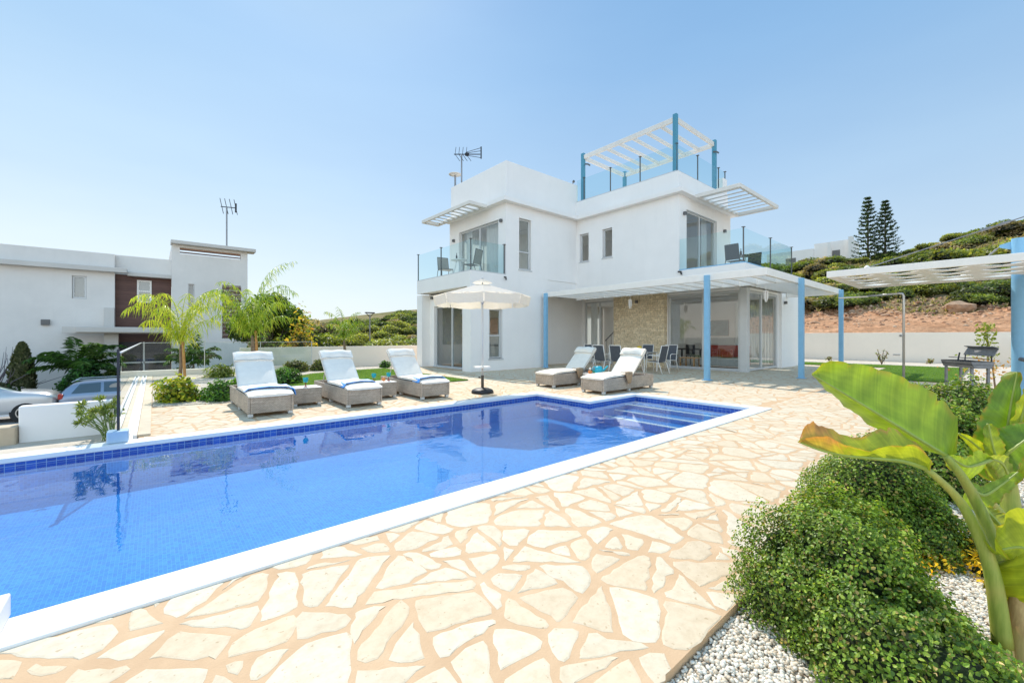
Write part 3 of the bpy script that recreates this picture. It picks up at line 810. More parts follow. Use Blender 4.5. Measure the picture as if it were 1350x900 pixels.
# ------------------------------------------------------------------ windows
def window(parent, axis, c, a0, a1, z0, z1, mull=(), fr=.055, depth=.07, m='alu', tr=(), name='window'):
    """frame + one pane mesh in an opening of a wall; axis 'x' = the wall has constant x"""
    mb = MB()
    def bx(p, q, r, s):
        mb.box(c-depth/2, c+depth/2, p, q, r, s) if axis == 'x' else mb.box(p, q, c-depth/2, c+depth/2, r, s)
    bx(a0, a1, z0, z0+fr); bx(a0, a1, z1-fr, z1); bx(a0, a0+fr, z0+fr, z1-fr); bx(a1-fr, a1, z0+fr, z1-fr)
    for k in mull: bx(k-fr*.7, k+fr*.7, z0+fr, z1-fr)
    for k in tr: 
        e = [a0+fr] + sum([[q-fr*.7, q+fr*.7] for q in mull], []) + [a1-fr]
        for i in range(0, len(e), 2): bx(e[i], e[i+1], k-fr*.5, k+fr*.5)
    f = mb.build(name, M[m], parent, bevel=.006, seg=1)
    g = MB()
    if axis == 'x': g.quad((c, a0+.02, z0+.02), (c, a1-.02, z0+.02), (c, a1-.02, z1-.02), (c, a0+.02, z1-.02))
    else: g.quad((a0+.02, c, z0+.02), (a1-.02, c, z0+.02), (a1-.02, c, z1-.02), (a0+.02, c, z1-.02))
    p = g.build('pane', M['glass'], None)
    me = p.data; p.parent = f
    off = Vector((0, 0, 0)); q = parent
    while q is not None: off += q.location; q = q.parent
    me.transform(Matrix.Translation(-off))
    return f

# ------------------------------------------------------------------ the villa
vil = thing('villa', 'large white two storey villa with blue posts and glass balconies behind the pool', 'house', (8.9, 12.76, 0))
G0 = MB()
G0.wall('y', 12.76, 13.0, 8.9, 12.95, 0, 3.2, [(9.77, 10.42, .46, 2.4)])             # low wing, towards the pool
G0.wall('y', 13.9, 14.1, 12.95, 16.8, 0, 3.2)                                       # recessed back of the veranda
G0.box(12.72, 12.949, 13.001, 13.9, 0, 3.2)
G0.box(8.9, 9.3, 13.001, 13.3, 0, 3.12)                                             # corner pier
G0.wall('x', 9.3, 9.5, 13.3, 16.45, 0, 3.12, [(13.55, 16.1, .0, 2.62)])
G0.box(8.9, 9.5, 16.451, 16.9, 0, 3.12)
G0.wall('y', 16.7, 16.9, 9.5, 22, 0, 3.2, [(17.2, 21.6, .1, 2.9)])  # back opening added to let light into the ground floor
G0.wall('x', 16.6, 16.8, 6.3, 13.9, 0, 3.15, [(6.3, 9.2, .0, 3.05), (11.86, 13.72, .0, 3.04)])
G0.wall('y', 6.1, 6.3, 16.801, 19.9, 0, 3.15, [(16.801, 19.87, 0, 3.05)])
G0.box(20.05, 22.1, 6.0, 6.3, 0, 3.15); G0.box(19.88, 20.049, 6.12, 6.3, 0, 3.15)
G0.wall('x', 22.1, 22.3, 6.0, 16.9, 0, 3.2, [(6.7, 8.5, .1, 2.9)])  # rear opening added to brighten the glass room
G0.build('ground_floor_wall', M['white'], vil)
U = MB()
U.wall('y', 12.76, 12.98, 10.6, 14.849, 3.76, 6.62, [(11.3, 11.97, 4.06, 6.15)])
U.wall('x', 10.6, 10.82, 12.981, 16.9, 3.76, 6.62, [(13.24, 16.12, 3.76, 6.05)])
U.wall('x', 14.85, 15.07, 7.8, 12.981, 3.151, 6.62, [(12.06, 12.58, 4.72, 5.98), (10.79, 11.3, 4.72, 5.97)])
U.wall('y', 7.8, 8.02, 15.071, 19.4, 3.76, 6.62, [(15.43, 18.05, 3.77, 6.16)])
U.wall('x', 19.2, 19.4, 8.021, 16.9, 3.2, 6.62); U.wall('y', 16.7, 16.9, 10.82, 19.2, 3.2, 6.62, [(11.2, 13.6, 4.2, 6.2), (15.4, 18.8, 3.9, 6.2)])  # back openings added to light the upper rooms
U.build('upper_floor_wall', M['white'], vil)
S = MB()
S.box(8.9, 12.95, 12.76, 16.9, 3.2, 3.759)                                             # left slab with balcony
S.box(12.951, 14.849, 12.78, 16.9, 3.2, 3.755)
S.build('balcony_slab', M['white'], vil)
S = MB(); S.box(14.84, 19.85, 5.5, 7.799, 3.2, 3.76); S.box(15.071, 19.4, 7.801, 16.69, 3.25, 3.757)
S.box(15.071, 22.1, 6.3, 7.799, 3.155, 3.199); S.box(19.86, 22.3, 6.0, 16.9, 3.2, 3.5)
S.build('balcony_slab', M['white'], vil)
# cornice + parapets
Cn = MB()
Cn.box(10.33, 14.6, 12.5, 17.0, 6.62, 6.80); Cn.box(14.601, 19.7, 7.55, 17.0, 6.622, 6.798)
Cn.build('cornice', M['white'], vil, bevel=.012)
Pp = MB()
Pp.wall('y', 12.86, 13.06, 10.7, 15.05, 6.80, 8.36); Pp.wall('x', 10.7, 10.9, 13.06, 16.95, 6.80, 8.36)
Pp.wall('x', 14.85, 15.05, 13.06, 16.95, 6.80, 8.36); Pp.wall('y', 16.75, 16.95, 10.9, 14.85, 6.80, 8.36); Pp.box(10.9, 14.85, 13.06, 16.75, 8.0, 8.1)
Pp.wall('x', 14.9, 15.08, 7.86, 12.859, 6.80, 7.52); Pp.wall('y', 7.86, 8.04, 15.08, 19.3, 6.80, 7.52); Pp.wall('x', 19.12, 19.3, 8.04, 16.9, 6.80, 7.52)
Pp.box(18.9, 19.3, 7.9, 8.4, 7.52, 8.25)
Pp.build('parapet', M['white'], vil, bevel=.01)
# ledger stone panel
mb = MB(); mb.box(16.38, 16.599, 9.25, 11.82, 0, 3.149); mb.build('stone_panel', M['ledger'], vil)
# interior shell
I = MB()
for (x0, x1, y0, y1, z0, z1) in [(16.8, 22.1, 6.3, 16.7, .02, 3.15), (9.5, 16.55, 14.1, 16.7, .02, 3.15), (9.5, 12.7, 13.0, 16.7, .02, 3.15), (10.83, 19.15, 13.0, 16.68, 3.77, 6.61), (15.08, 19.15, 8.03, 12.98, 3.77, 6.61)]:
    I.quad((x0, y0, z0), (x1, y0, z0), (x1, y1, z0), (x0, y1, z0))
I.build('floor', M['roomf'], vil)
I = MB()
for q in [(12.55, 12.7, 13.3, 16.69, .03, 3.19), (14.0, 14.1, 13.2, 16.6, 3.78, 6.6), (19.0, 21.9, 11.2, 11.32, .03, 3.1)]:
    I = MB(); I.box(*q); I.build('interior_wall', M['room'], vil)
# doors and windows
window(vil, 'x', 9.42, 13.56, 16.09, .02, 2.61, (14.8,), name='sliding_door')
window(vil, 'y', 12.9, 9.78, 10.41, .47, 2.39, (), tr=(1.35,))
window(vil, 'x', 10.74, 13.25, 16.11, 3.78, 6.04, (14.65,), name='sliding_door')
window(vil, 'y', 12.89, 11.31, 11.96, 4.07, 6.14, (), tr=(4.8,))
window(vil, 'x', 14.98, 12.07, 12.57, 4.73, 5.97); window(vil, 'x', 14.98, 10.8, 11.29, 4.73, 5.96)
window(vil, 'y', 7.93, 15.44, 18.04, 3.78, 6.15, (16.68,), name='sliding_door')
window(vil, 'x', 16.68, 11.87, 13.71, .02, 3.03, (12.82,), name='sliding_door')
window(vil, 'x', 16.66, 6.33, 9.19, .02, 3.04, (7.72,), fr=.08, name='sliding_door')
window(vil, 'y', 6.16, 16.86, 19.86, .02, 3.04, (18.15,), fr=.08, name='sliding_door')
def curtain(axis, c, a0, a1, z0, z1):
    n = int((a1-a0)/.025)+1; vs = []
    for i in range(n+1):
        a = a0+(a1-a0)*i/n; d = .025*math.sin(i*1.3)+.01*math.sin(i*.37)
        for z in (z0, z1): vs.append((c+d, a, z) if axis == 'x' else (a, c+d, z))
    MB().add(vs, [(2*i, 2*i+2, 2*i+3, 2*i+1) for i in range(n)]).build('curtain', M['sheer'], vil, smooth=True)
curtain('x', 10.98, 13.3, 14.5, 3.79, 6.2); curtain('x', 10.98, 15.6, 16.1, 3.79, 6.2); curtain('y', 13.12, 11.35, 11.6, 3.79, 6.3)
curtain('y', 13.15, 9.9, 10.1, .1, 2.5)
curtain('y', 16.55, 17.1, 21.7, .05, 3.05); curtain('x', 21.95, 6.6, 8.6, .05, 3.0); curtain('y', 16.55, 11.1, 13.7, 3.85, 6.3); curtain('y', 16.55, 15.3, 18.9, 3.85, 6.3); curtain('y', 8.2, 17.5, 18.0, 3.79, 6.3); curtain('x', 9.75, 13.6, 13.9, .05, 2.7); curtain('x', 16.95, 13.2, 13.6, .05, 3.0)  # back window curtains added to diffuse light into the rooms
mb = MB(); mb.box(16.58, 16.84, 6.08, 6.34, 0.005, 3.145); mb.build('corner_post', M['alu'], vil, bevel=.01)
for q in [(14.83, 14.99, 12.02, 12.62, 4.66, 4.72), (14.83, 14.99, 10.75, 11.34, 4.66, 4.72), (9.72, 10.47, 12.74, 12.88, .40, .46), (11.25, 12.02, 12.74, 12.88, 4.0, 4.06), (9.25, 9.42, 13.5, 16.15, .002, .04)]:
    mb = MB(); mb.box(*q); mb.build('sill', M['alu'], vil, bevel=.006)
mb = MB(); mb.box(16.52, 16.76, 6.05, 9.25, .002, .018); mb.build('threshold', M['alu'], vil)
window(vil, 'y', 16.8, 17.21, 21.59, .11, 2.89, (19.4,)); window(vil, 'x', 22.2, 6.71, 8.49, .11, 2.89, (7.6,)); window(vil, 'y', 16.8, 11.21, 13.59, 4.21, 6.19, (12.4,)); window(vil, 'y', 16.8, 15.41, 18.79, 3.91, 6.19, (17.1,))  # back windows added to bring daylight into the rooms
# slatted eaves
def eave(x0, x1, y0, y1, n, along):
    mb = MB(); z0, z1 = 6.56, 6.70
    mb.box(x0, x1, y0, y0+.09, z0, z1); mb.box(x0, x1, y1-.09, y1, z0, z1)
    mb.box(x0, x0+.09, y0+.09, y1-.09, z0, z1); mb.box(x1-.09, x1, y0+.09, y1-.09, z0, z1)
    for i in range(n):
        t = (i+.5)/n
        if along == 'x':
            y = y0+.12+(y1-y0-.24)*t; mb.obox(((x0+x1)/2, y, 6.63), (x1-x0-.19, .26, .03), Matrix.Rotation(R(14), 3, 'X'))
        elif along == 'x2':
            x = x0+.12+(x1-x0-.24)*t; mb.obox((x, (y0+y1)/2, 6.63), (.29, y1-y0-.19, .03), Matrix.Rotation(R(-14), 3, 'Y'))
        else:
            x = x0+.12+(x1-x0-.24)*t; mb.obox((x, (y0+y1)/2, 6.63), (.20, y1-y0-.19, .025), Matrix.Rotation(R(18), 3, 'Y'))
    mb.build('slatted_eave', M['beam'], vil, bevel=.004, seg=1)
eave(9.45, 10.33, 13.65, 17.5, 9, 'x')
eave(15.6, 19.5, 5.95, 7.549, 8, 'x2')
# balcony railings
def railing(pts, zb, zt, posts, m='rail', cap=None, name='glass_railing', capm='alu'):
    """pts: polyline of glass panels, split at posts given as points"""
    g = MB()
    for a, b in zip(pts[:-1], pts[1:]):
        g.quad((a[0], a[1], zb+.03), (b[0], b[1], zb+.03), (b[0], b[1], zt), (a[0], a[1], zt))
    o = g.build(name, M[m], vil)
    for p in posts:
        q = MB(); q.box(p[0]-.018, p[0]+.018, p[1]-.018, p[1]+.018, zb, zt+.02); q.box(p[0]-.05, p[0]+.05, p[1]-.05, p[1]+.05, zt+.02, zt+.035)
        k = q.build('railing_post', M['alud'], o, local=True)
        k.data.transform(Matrix.Translation(-Vector(vil.location)))
    c = MB()
    for a, b in zip(pts[:-1], pts[1:]): c.bar((a[0], a[1], zb+.012), (b[0], b[1], zb+.012), .09, .05)
    k = c.build('bottom_channel', M[capm], o, local=True); k.data.transform(Matrix.Translation(-Vector(vil.location)))
railing([(8.95, 16.9), (8.95, 12.81), (10.58, 12.81)], 3.76, 4.93, [(8.95, 16.88), (8.95, 14.93), (8.96, 12.83), (10.55, 12.81)])
railing([(14.9, 7.79), (14.9, 5.56), (19.8, 5.56), (19.8, 7.79)], 3.765, 4.93, [(14.91, 5.58), (17.35, 5.56), (19.78, 5.57)], capm='blue')
railing([(14.95, 12.84), (14.95, 7.93), (19.2, 7.93)], 7.52, 8.55, [(14.96, 7.95), (14.95, 9.5), (14.95, 10.95), (14.95, 12.4), (16.6, 7.93), (18.5, 7.93), (19.15, 7.93)])
# lamps, spouts, sockets
for (x, y, z) in [(10.56, 13.02, 5.95), (10.56, 16.5, 5.75), (16.32, 10.55, 2.86), (9.26, 16.2, 3.0)]:
    mb = MB(); mb.box(x-.07, x+.03, y-.055, y+.055, z-.06, z+.06); mb.build('wall_lamp', M['alud'], vil, bevel=.008)
for (x, y, z) in [(15.2, 7.76, 5.95), (18.7, 7.76, 5.85), (13.55, 13.86, 2.66), (20.35, 5.96, 2.75)]:
    mb = MB(); mb.box(x-.06, x+.06, y-.07, y+.03, z-.06, z+.06); mb.build('wall_lamp', M['alud'], vil, bevel=.008)
for (x, y, z) in [(10.52, 12.72, 3.66), (14.8, 7.75, 3.72)]:
    mb = MB(); mb.tube([(x, y+.06, z), (x, y-.05, z-.01), (x, y-.07, z-.12)], .03, 8); mb.build('drain_spout', M['black'], vil)
mb = MB(); mb.box(13.55, 13.7, 13.88, 13.9, .42, .52); mb.box(13.75, 13.9, 13.88, 13.9, .42, .52); mb.build('wall_socket', M['greyf'], vil, bevel=.004)

# ------------------------------------------------------------------ veranda
ver = thing('veranda', 'white slatted veranda roof on four blue posts along the villa ground floor', 'pergola', (12.6, 4.13, 0))
mb = MB()
z0, z1 = 2.98, 3.19
mb.box(12.62, 12.72, 4.13, 12.757, z0, z1); mb.box(12.721, 20.7, 4.13, 4.23, z0, z1); mb.box(20.6, 20.7, 4.231, 5.99, z0, z1)
mb.build('edge_beam', M['paintw'], ver, bevel=.008)
mb = MB(); n = 15
for i in range(n):
    y = 4.62 + i*.55
    mb.box(12.721, 14.83, y-.035, y+.035, z0+.02, z1-.03)
for i in range(14):
    x = 14.95 + i*.41
    mb.box(x-.035, x+.035, 4.231, 5.49, z0+.02, z1-.03)
mb.box(14.831, 14.93, 4.231, 12.75, z0+.005, z1-.004)
mb.build('rafter', M['paintw'], ver, bevel=.006, seg=1)
mb = MB(); mb.box(12.722, 14.829, 4.232, 12.755, z1-.028, z1-.012) if False else None
for (x, y) in [(12.57, 5.72), (12.57, 12.5), (15.4, 4.07), (20.4, 4.07)]:
    mb = MB(); mb.box(x-.07, x+.07, y-.07, y+.07, .012, 3.14); mb.box(x-.12, x+.12, y-.12, y+.12, .008, .024)
    mb.build('post', M['blue'], ver, bevel=.012)
# roof pergola
rp = thing('roof_pergola', 'open white beam pergola on teal posts standing on the villa roof terrace', 'pergola', (15.0, 8.0, 7.52))
for (x, y, zb) in [(15.0, 8.02, 7.53), (15.0, 12.5, 7.53), (18.26, 8.0, 7.53), (18.26, 12.5, 6.81)]:
    mb = MB(); mb.box(x-.075, x+.075, y-.075, y+.075, zb, 9.72); mb.build('post', M['teal'], rp, bevel=.01)
mb = MB()
mb.box(14.95, 15.05, 8.10, 12.42, 9.44, 9.62); mb.box(18.21, 18.31, 8.08, 12.42, 9.44, 9.62); mb.box(15.08, 18.18, 7.97, 8.05, 9.44, 9.62); mb.box(15.08, 18.18, 12.46, 12.54, 9.44, 9.62)
mb.build('frame_beam', M['beam'], rp, bevel=.008)
mb = MB()
for i in range(6):
    y = 8.02 + 4.48*(i+1)/7; mb.box(15.051, 18.209, y-.035, y+.035, 9.46, 9.60)
mb.build('rafter', M['beam'], rp, bevel=.006)
for (x, y) in [(15.0, 12.38), (18.14, 8.0)]:
    mb = MB(); mb.tube([(x, y, 9.2), (x+.05, y-.12, 9.17), (x+.1, y-.2, 9.1)], .035, 8); mb.build('spot_lamp', M['alud'], rp)
mb = MB(); mb.lathe([(.0, -.06), (.05, -.04), (.065, 0), (.04, .06), (0, .07)], (14.75, 12.86, 8.47), 12); mb.tube([(14.75, 12.9, 8.36), (14.75, 12.9, 8.5)], .015)
tag(mb.build('security_camera', M['alud']), 'small dark dome camera on the parapet beside the roof pergola', 'camera')
# wind chimes under the veranda
def chime(x, y, label):
    t = thing('hanging_lantern', label, 'lantern', (x, y, 2.97), group='hanging white lanterns')
    mb = MB(); mb.tube([(x, y, 2.98), (x, y, 2.75)], .006, 6); mb.build('cord', M['paintw'], t)
    mb = MB()
    for i in range(6):
        a = i*1.047; mb.tube([(x+.05*math.cos(a), y+.05*math.sin(a), 2.75), (x+.05*math.cos(a), y+.05*math.sin(a), 2.42+.05*(i % 3))], .014, 6)
    mb.lathe([(.07, 0), (.07, .02)], (x, y, 2.75), 12); mb.build('chime_tubes', M['paintw'], t)
chime(14.4, 9.6, 'white tube wind chime hanging under the veranda in front of the stone panel')
chime(14.9, 4.9, 'white tube wind chime hanging under the veranda corner near the blue post')

# ------------------------------------------------------------------ aerials
def aerial(c, top, r, label, arms, name='roof_aerial'):
    t = thing(name, label, 'aerial', c)
    mb = MB(); mb.tube([c, (c[0], c[1], top)], r, 8); mb.build('mast', M['galv'], t)
    mb = MB(); arms(mb, Vector((c[0], c[1], top))); mb.build('antenna', M['dark'], t)
def arms_yagi(mb, p):
    d = Vector((.76, -.65, 0)); s = Vector((.35, .41, .84)).normalized()
    mb.tube([p - d*.35, p + d*.85], .022, 6)
    for i in range(4):
        q = p + d*(-.3+.17*i); mb.tube([q + s*.55, q], .012, 5)
        mb.tube([q - s*.5 + d*.25, q], .012, 5)
    for k in (-.16, 0, .16, .3): mb.tube([p + d*.2 + Vector((0, 0, k*.3)), p + d*.9 + Vector((0, 0, k))], .013, 5)
    mb.tube([p + d*.9 + Vector((0, 0, -.2)), p + d*.9 + Vector((0, 0, .35))], .03, 6)
    mb.obox(p + d*.25, (.14, .14, .12))
aerial((10.8, 16.2, 8.36), 9.72, .035, 'dark toothed television aerial on a mast on the left villa roof', arms_yagi)
t = thing('satellite_dish', 'small pale round dish on a short mast beside the villa roof aerial', 'dish', (10.72, 16.62, 8.36))
mb = MB(); mb.tube([(10.72, 16.62, 8.36), (10.72, 16.62, 8.86)], .045, 8); mb.build('mast', M['galv'], t)
mb = MB()
for i in range(5):
    pass
mb.lathe([(.0, .06), (.16, .05), (.30, .0), (.30, -.015), (.16, .03), (0, .04)], (10.72, 16.62, 8.9), 20); mb.build('dish', M['paintw'], t, smooth=True)

# ------------------------------------------------------------------ furniture seen through the glass
t = thing('sofa', 'red and grey sofa inside the glass corner room', 'sofa', (17.9, 7.2, .02))
mb = MB(); mb.box(17.5, 18.4, 6.7, 8.3, .1, .45); mb.build('seat', M['greyf'], t, bevel=.05)
mb = MB(); mb.box(18.41, 18.65, 6.7, 8.3, .1, .95); mb.build('backrest', M['redf'], t, bevel=.05)
mb = MB(); mb.box(17.6, 17.75, 7.0, 7.5, .46, .8); mb.build('cushion', M['redf'], t, bevel=.06)
t = thing('coffee_table', 'low pale wooden table beside the sofa indoors', 'table', (17.6, 8.8, .02))
mb = MB(); mb.box(17.3, 17.9, 8.4, 9.1, .38, .42); mb.build('table_top', M['stake'], t, bevel=.01)
for a in (17.35, 17.85):
    for b in (8.45, 9.05): mb = MB(); mb.box(a-.025, a+.025, b-.025, b+.025, .02, .38); mb.build('leg', M['stake'], t)
t = thing('indoor_table', 'dark dining table indoors near the back of the glass room', 'table', (19.6, 9.6, .02))
mb = MB(); mb.box(19.0, 20.2, 8.9, 10.5, .70, .75); mb.build('table_top', M['alud'], t)
for a in (19.1, 20.1):
    for b in (9.0, 10.4): mb = MB(); mb.box(a-.03, a+.03, b-.03, b+.03, .02, .7); mb.build('leg', M['dark'], t)
for i, (x, y, l) in enumerate([(18.75, 9.2, 'dark chair nearest the glass at the indoor table'), (18.75, 10.2, 'dark chair left of the other at the indoor table')]):
    t = thing('indoor_chair', l, 'chair', (x, y, .02), group='chairs at the indoor table')
    mb = MB(); mb.box(x-.21, x+.21, y-.21, y+.21, .43, .47); mb.build('seat', M['dark'], t)
    mb = MB(); mb.box(x-.22, x-.18, y-.21, y+.21, .5, .95); mb.build('backrest', M['dark'], t)
    mb = MB()
    for a in (-.19, .19):
        for b in (-.19, .19): mb.box(x+a-.015, x+a+.015, y+b-.015, y+b+.015, .02, .43)
    mb.build('leg_frame', M['dark'], t)
def picture(c, axis, w_, h_, cols, label):
    t = thing('wall_picture', label, 'picture', c)
    x, y, z = c
    def bx(mb, e, d0, d1, w0, h0): 
        return mb.box(x+d0, x+d1, y-w0/2, y+w0/2, z-h0/2, z+h0/2) if axis == 'x' else mb.box(x-w0/2, x+w0/2, y+d0, y+d1, z-h0/2, z+h0/2)
    mb = MB(); bx(mb, 0, -.03, 0, w_, h_); mb.build('frame', M['alud'], t)
    m = m_noise('picture_print', cols, 2.5, bump=0)
    mb = MB(); bx(mb, 0, -.036, -.031, w_-.06, h_-.06); mb.build('print', m, t)
picture((12.54, 14.1, 2.0), 'x', .75, .65, [(.3, (.03,.10,.22)), (.45, (.55,.25,.2)), (.6, (.6,.55,.5)), (.7, (.05,.08,.12))], 'dark sunset coloured picture inside the low left wing behind the sliding door')
picture((13.99, 14.0, 5.3), 'x', .9, .75, [(.3, (.6,.6,.6)), (.7, (.75,.75,.76))], 'pale framed picture on the upper bedroom wall behind the balcony door')
picture((18.8, 11.19, 1.75), 'y', .1, .1, [(.3, (.1,.1,.1)), (.7, (.2,.2,.2))], 'tiny dark print on the partition inside the glass room')
picture((22.09, 9.6, 1.75), 'x', 1.3, .8, [(.3, (.02,.10,.13)), (.7, (.10,.25,.28))], 'wide dark teal picture on the back wall of the glass room')
t = thing('kitchen_counter', 'pale kitchen counter with grey splashback inside the low left wing', 'counter', (12.2, 15.3, .02))
mb = MB(); mb.box(11.9, 12.54, 13.6, 16.4, .02, .88); mb.build('cabinet', M['paintw'], t, bevel=.005)
mb = MB(); mb.box(11.86, 12.545, 13.55, 16.45, .885, .925); mb.build('worktop', M['greyf'], t)
mb = MB(); mb.box(12.2, 12.545, 13.6, 16.4, 1.5, 2.2); mb.build('wall_cupboard', M['slingt'], t)
t = thing('bedside_bench', 'teal based display stand behind the low window', 'stand', (10.1, 14.4, .02))
mb = MB(); mb.box(9.75, 10.5, 14.2, 14.6, .02, .7); mb.build('cabinet', M['tealp'], t, bevel=.01)
mb = MB(); mb.box(9.85, 10.4, 14.25, 14.55, .705, 1.1); mb.build('basket', M['stake'], t, bevel=.03)
t = thing('staircase', 'white staircase with dark handrail behind the left veranda door', 'staircase', (18.2, 12.6, .02))
mb = MB()
for i in range(12): mb.box(18.0, 19.0, 13.6-.22*i-.22, 13.6-.22*i, .02 + .0, .2+.2*i)
mb.build('steps', M['room'], t)
mb = MB(); mb.tube([(17.98, 13.5, 1.1), (17.98, 11.1, 3.1)], .03, 8)
for i in range(9): mb.tube([(17.98, 13.4-.28*i, .25+.25*i), (17.98, 13.4-.28*i, 1.15+.235*i)], .012, 6)
mb.build('handrail', M['alud'], t)

# ------------------------------------------------------------------ sun loungers
def m_towel():
    m, nt, out = newmat('blue_white_towel')
    a = N(nt, 'ShaderNodeAttribute', attribute_name='Col')
    tc = N(nt, 'ShaderNodeTexCoord')
    n = N(nt, 'ShaderNodeTexNoise', {'Vector': tc.outputs['Object'], 'Scale': 160., 'Detail': 2.})
    b = N(nt, 'ShaderNodeBsdfPrincipled', {'Base Color': a.outputs['Color'], 'Roughness': .95, 'Specular IOR Level': .1})
    bp = N(nt, 'ShaderNodeBump', {'Strength': .4, 'Distance': .004, 'Height': n.outputs['Fac']})
    nt.links.new(bp.outputs[0], b.inputs['Normal']); nt.links.new(b.outputs[0], out.inputs[0]); return m
M['towel'] = m_towel()
def pad(mb, L, wd, th, nx_=8, ny_=5, puff=.02, sag=0):
    """quilted pad along +y from 0..L, width wd, top surface puffed; local z up, returned as grid mesh"""
    vs = []; fs = []
    for side in (0, 1):
        for i in range(nx_+1):
            for j in range(ny_+1):
                u, v = i/nx_, j/ny_
                e = min(1, 4*min(u, 1-u)+.25)*min(1, 4*min(v, 1-v)+.25)
                z = th*.5*(1 if side else -1)*(e**.5) + (puff*math.sin(math.pi*u)*math.sin(math.pi*v) if side else 0)
                z += random.uniform(-.003, .003) if side else 0
                vs.append(((v-.5)*wd, u*L, z - sag*(1-u)**6))
    n = (nx_+1)*(ny_+1)
    for i in range(nx_):
        for j in range(ny_):
            a = i*(ny_+1)+j; q = (a, a+1, a+ny_+2, a+ny_+1)
            fs.append(tuple(n+k for k in q)); fs.append(q[::-1])
    ring = [i*(ny_+1) for i in range(nx_+1)] + [nx_*(ny_+1)+j for j in range(1, ny_+1)] + [i*(ny_+1)+ny_ for i in range(nx_-1, -1, -1)] + [j for j in range(ny_-1, 0, -1)]
    for p, q in zip(ring, ring[1:]+ring[:1]): fs.append((p, q, n+q, n+p))
    return vs, fs
ANG = R(44)
def lounger(label, cush, group):
    t = thing('sun_lounger', label, 'sun lounger', group=group)
    mb = MB()
    mb.wall('x', -.335, -.295, 0, 2.05, .055, .345); mb.wall('x', .295, .335, 0, 2.05, .055, .345)
    mb.wall('y', .0, .04, -.294, .294, .055, .345); mb.wall('y', 2.01, 2.05, -.294, .294, .055, .345)
    mb.box(-.294, .294, .041, 1.12, .28, .335); mb.box(-.294, .294, 1.121, 2.009, .08, .11)
    mb.build('wicker_base', M['wicker'], t, bevel=.012)
    for x in (-.29, .29):
        for y in (.05, 1.02, 2.0):
            mb = MB(); mb.box(x-.035, x+.035, y-.035, y+.035, 0, .054); mb.build('foot', M['alu'], t, bevel=.006)
    vs, fs = pad(None, 1.20, .66, .075, 10, 6, .02, .05)
    mb = MB(); mb.add([(x, y-.03, z+.385) for x, y, z in vs], fs); mb.build('seat_cushion', M[cush], t, smooth=True, sub=1)
    Rm = Matrix.Rotation(ANG, 3, 'X'); h = Vector((0, 1.15, .385))
    vs, fs = pad(None, .84, .64, .07, 8, 6, .015)
    mb = MB(); mb.add([tuple(Rm @ Vector(v) + h) for v in vs], fs); b = mb.build('back_cushion', M[cush], t, smooth=True, sub=1)
    vs, fs = pad(None, .22, .66, .10, 5, 8, .035)
    mb = MB(); mb.add([tuple(Rm @ (Vector((v[0], v[1]+.60, v[2]+.05+.012*math.sin(v[0]*19))) ) + h) for v in vs], fs); mb.build('head_pillow', M[cush], b, smooth=True, sub=1)
    mb = MB(); mb.obox(Rm @ Vector((0, .41, -.055)) + h, (.6, .82, .025), Rm); mb.build('back_frame', M['wicker'], t, bevel=.008)
    mb = MB()
    for x in (-.2, .2): mb.tube([Rm @ Vector((x, .6, -.07)) + h, (x, 1.95, .13)], .011, 6)
    mb.build('prop_bar', M['alu'], t)
    return t
G1 = 'white cushioned loungers along the far pool edge'; G2 = 'cream cushioned loungers by the pool steps'
lw = lounger('wicker sun lounger with white cushion, leftmost of three facing the pool', 'cushw', G1)
lw.location = (1.47, 7.80, .009)
l2 = copy_tree(lw, label='wicker sun lounger with white cushion, middle of three facing the pool'); l2.location = (2.99, 7.70, .009)
l3 = copy_tree(lw, label='wicker sun lounger with white cushion, rightmost of three facing the pool, nearest the parasol'); l3.location = (4.51, 7.73, .009)
la = lounger('wicker sun lounger with cream cushion, the farther of the pair near the pool steps', 'cushion', G2)
la.location = (7.70, 7.71, .009); la.rotation_euler.z = R(-90)
lb = copy_tree(la, label='wicker sun lounger with cream cushion and brown towel, closest to the pool steps'); lb.location = (7.66, 6.12, .009)

def cloth(name, path, along, wid, cols, mat_, label, cat, group=None, jit=.006, n=14):
    """strip of towel: path = list of points (centre line), along = unit vector across, wid = width; cols = colours along the path"""
    P = [Vector(p) for p in path]; a = Vector(along).normalized()
    pts = []
    for i in range(len(P)-1):
        for k in range(6): pts.append(P[i].lerp(P[i+1], k/6))
    pts.append(P[-1]); m = len(pts); vs = []; cc = []
    for i, p in enumerate(pts):
        for j in range(n+1):
            v = j/n-.5
            z = jit*math.sin(v*23+i*.5)+jit*.6*math.sin(v*51-i*.9)
            wv = wid*(1+.05*math.sin(i*.7))
            vs.append(tuple(p + a*(v*wv) + Vector((0, 0, z))))
            f = i/(m-1); c = cols[min(len(cols)-1, int(f*len(cols)))]
            if abs(v) > .43: c = (.12, .32, .72)
            cc.append(c)
    fs = np.array([(i*(n+1)+j, i*(n+1)+j+1, (i+1)*(n+1)+j+1, (i+1)*(n+1)+j) for i in range(m-1) for j in range(n)])
    o = np_mesh(name, np.array(vs), fs, M[mat_], smooth=True, col=np.array(cc))
    s = o.modifiers.new('s', 'SOLIDIFY'); s.thickness = .012; s.offset = 1
    return tag(o, label, cat, group)
wb_, bl = (.78, .82, .86), (.10, .33, .80)
tg = 'blue and white towels on the loungers'
cloth('pool_towel', [(1.13, 8.2, .40), (1.2, 8.2, .455), (1.5, 8.18, .465), (1.78, 8.15, .455), (1.87, 8.12, .40), (1.88, 8.06, .31)], (.1, 1, 0), .36, [wb_, wb_, (.6,.75,.9), wb_, wb_, bl, bl], 'towel', 'blue and white towel hanging off the right side of the leftmost lounger', 'towel', tg)
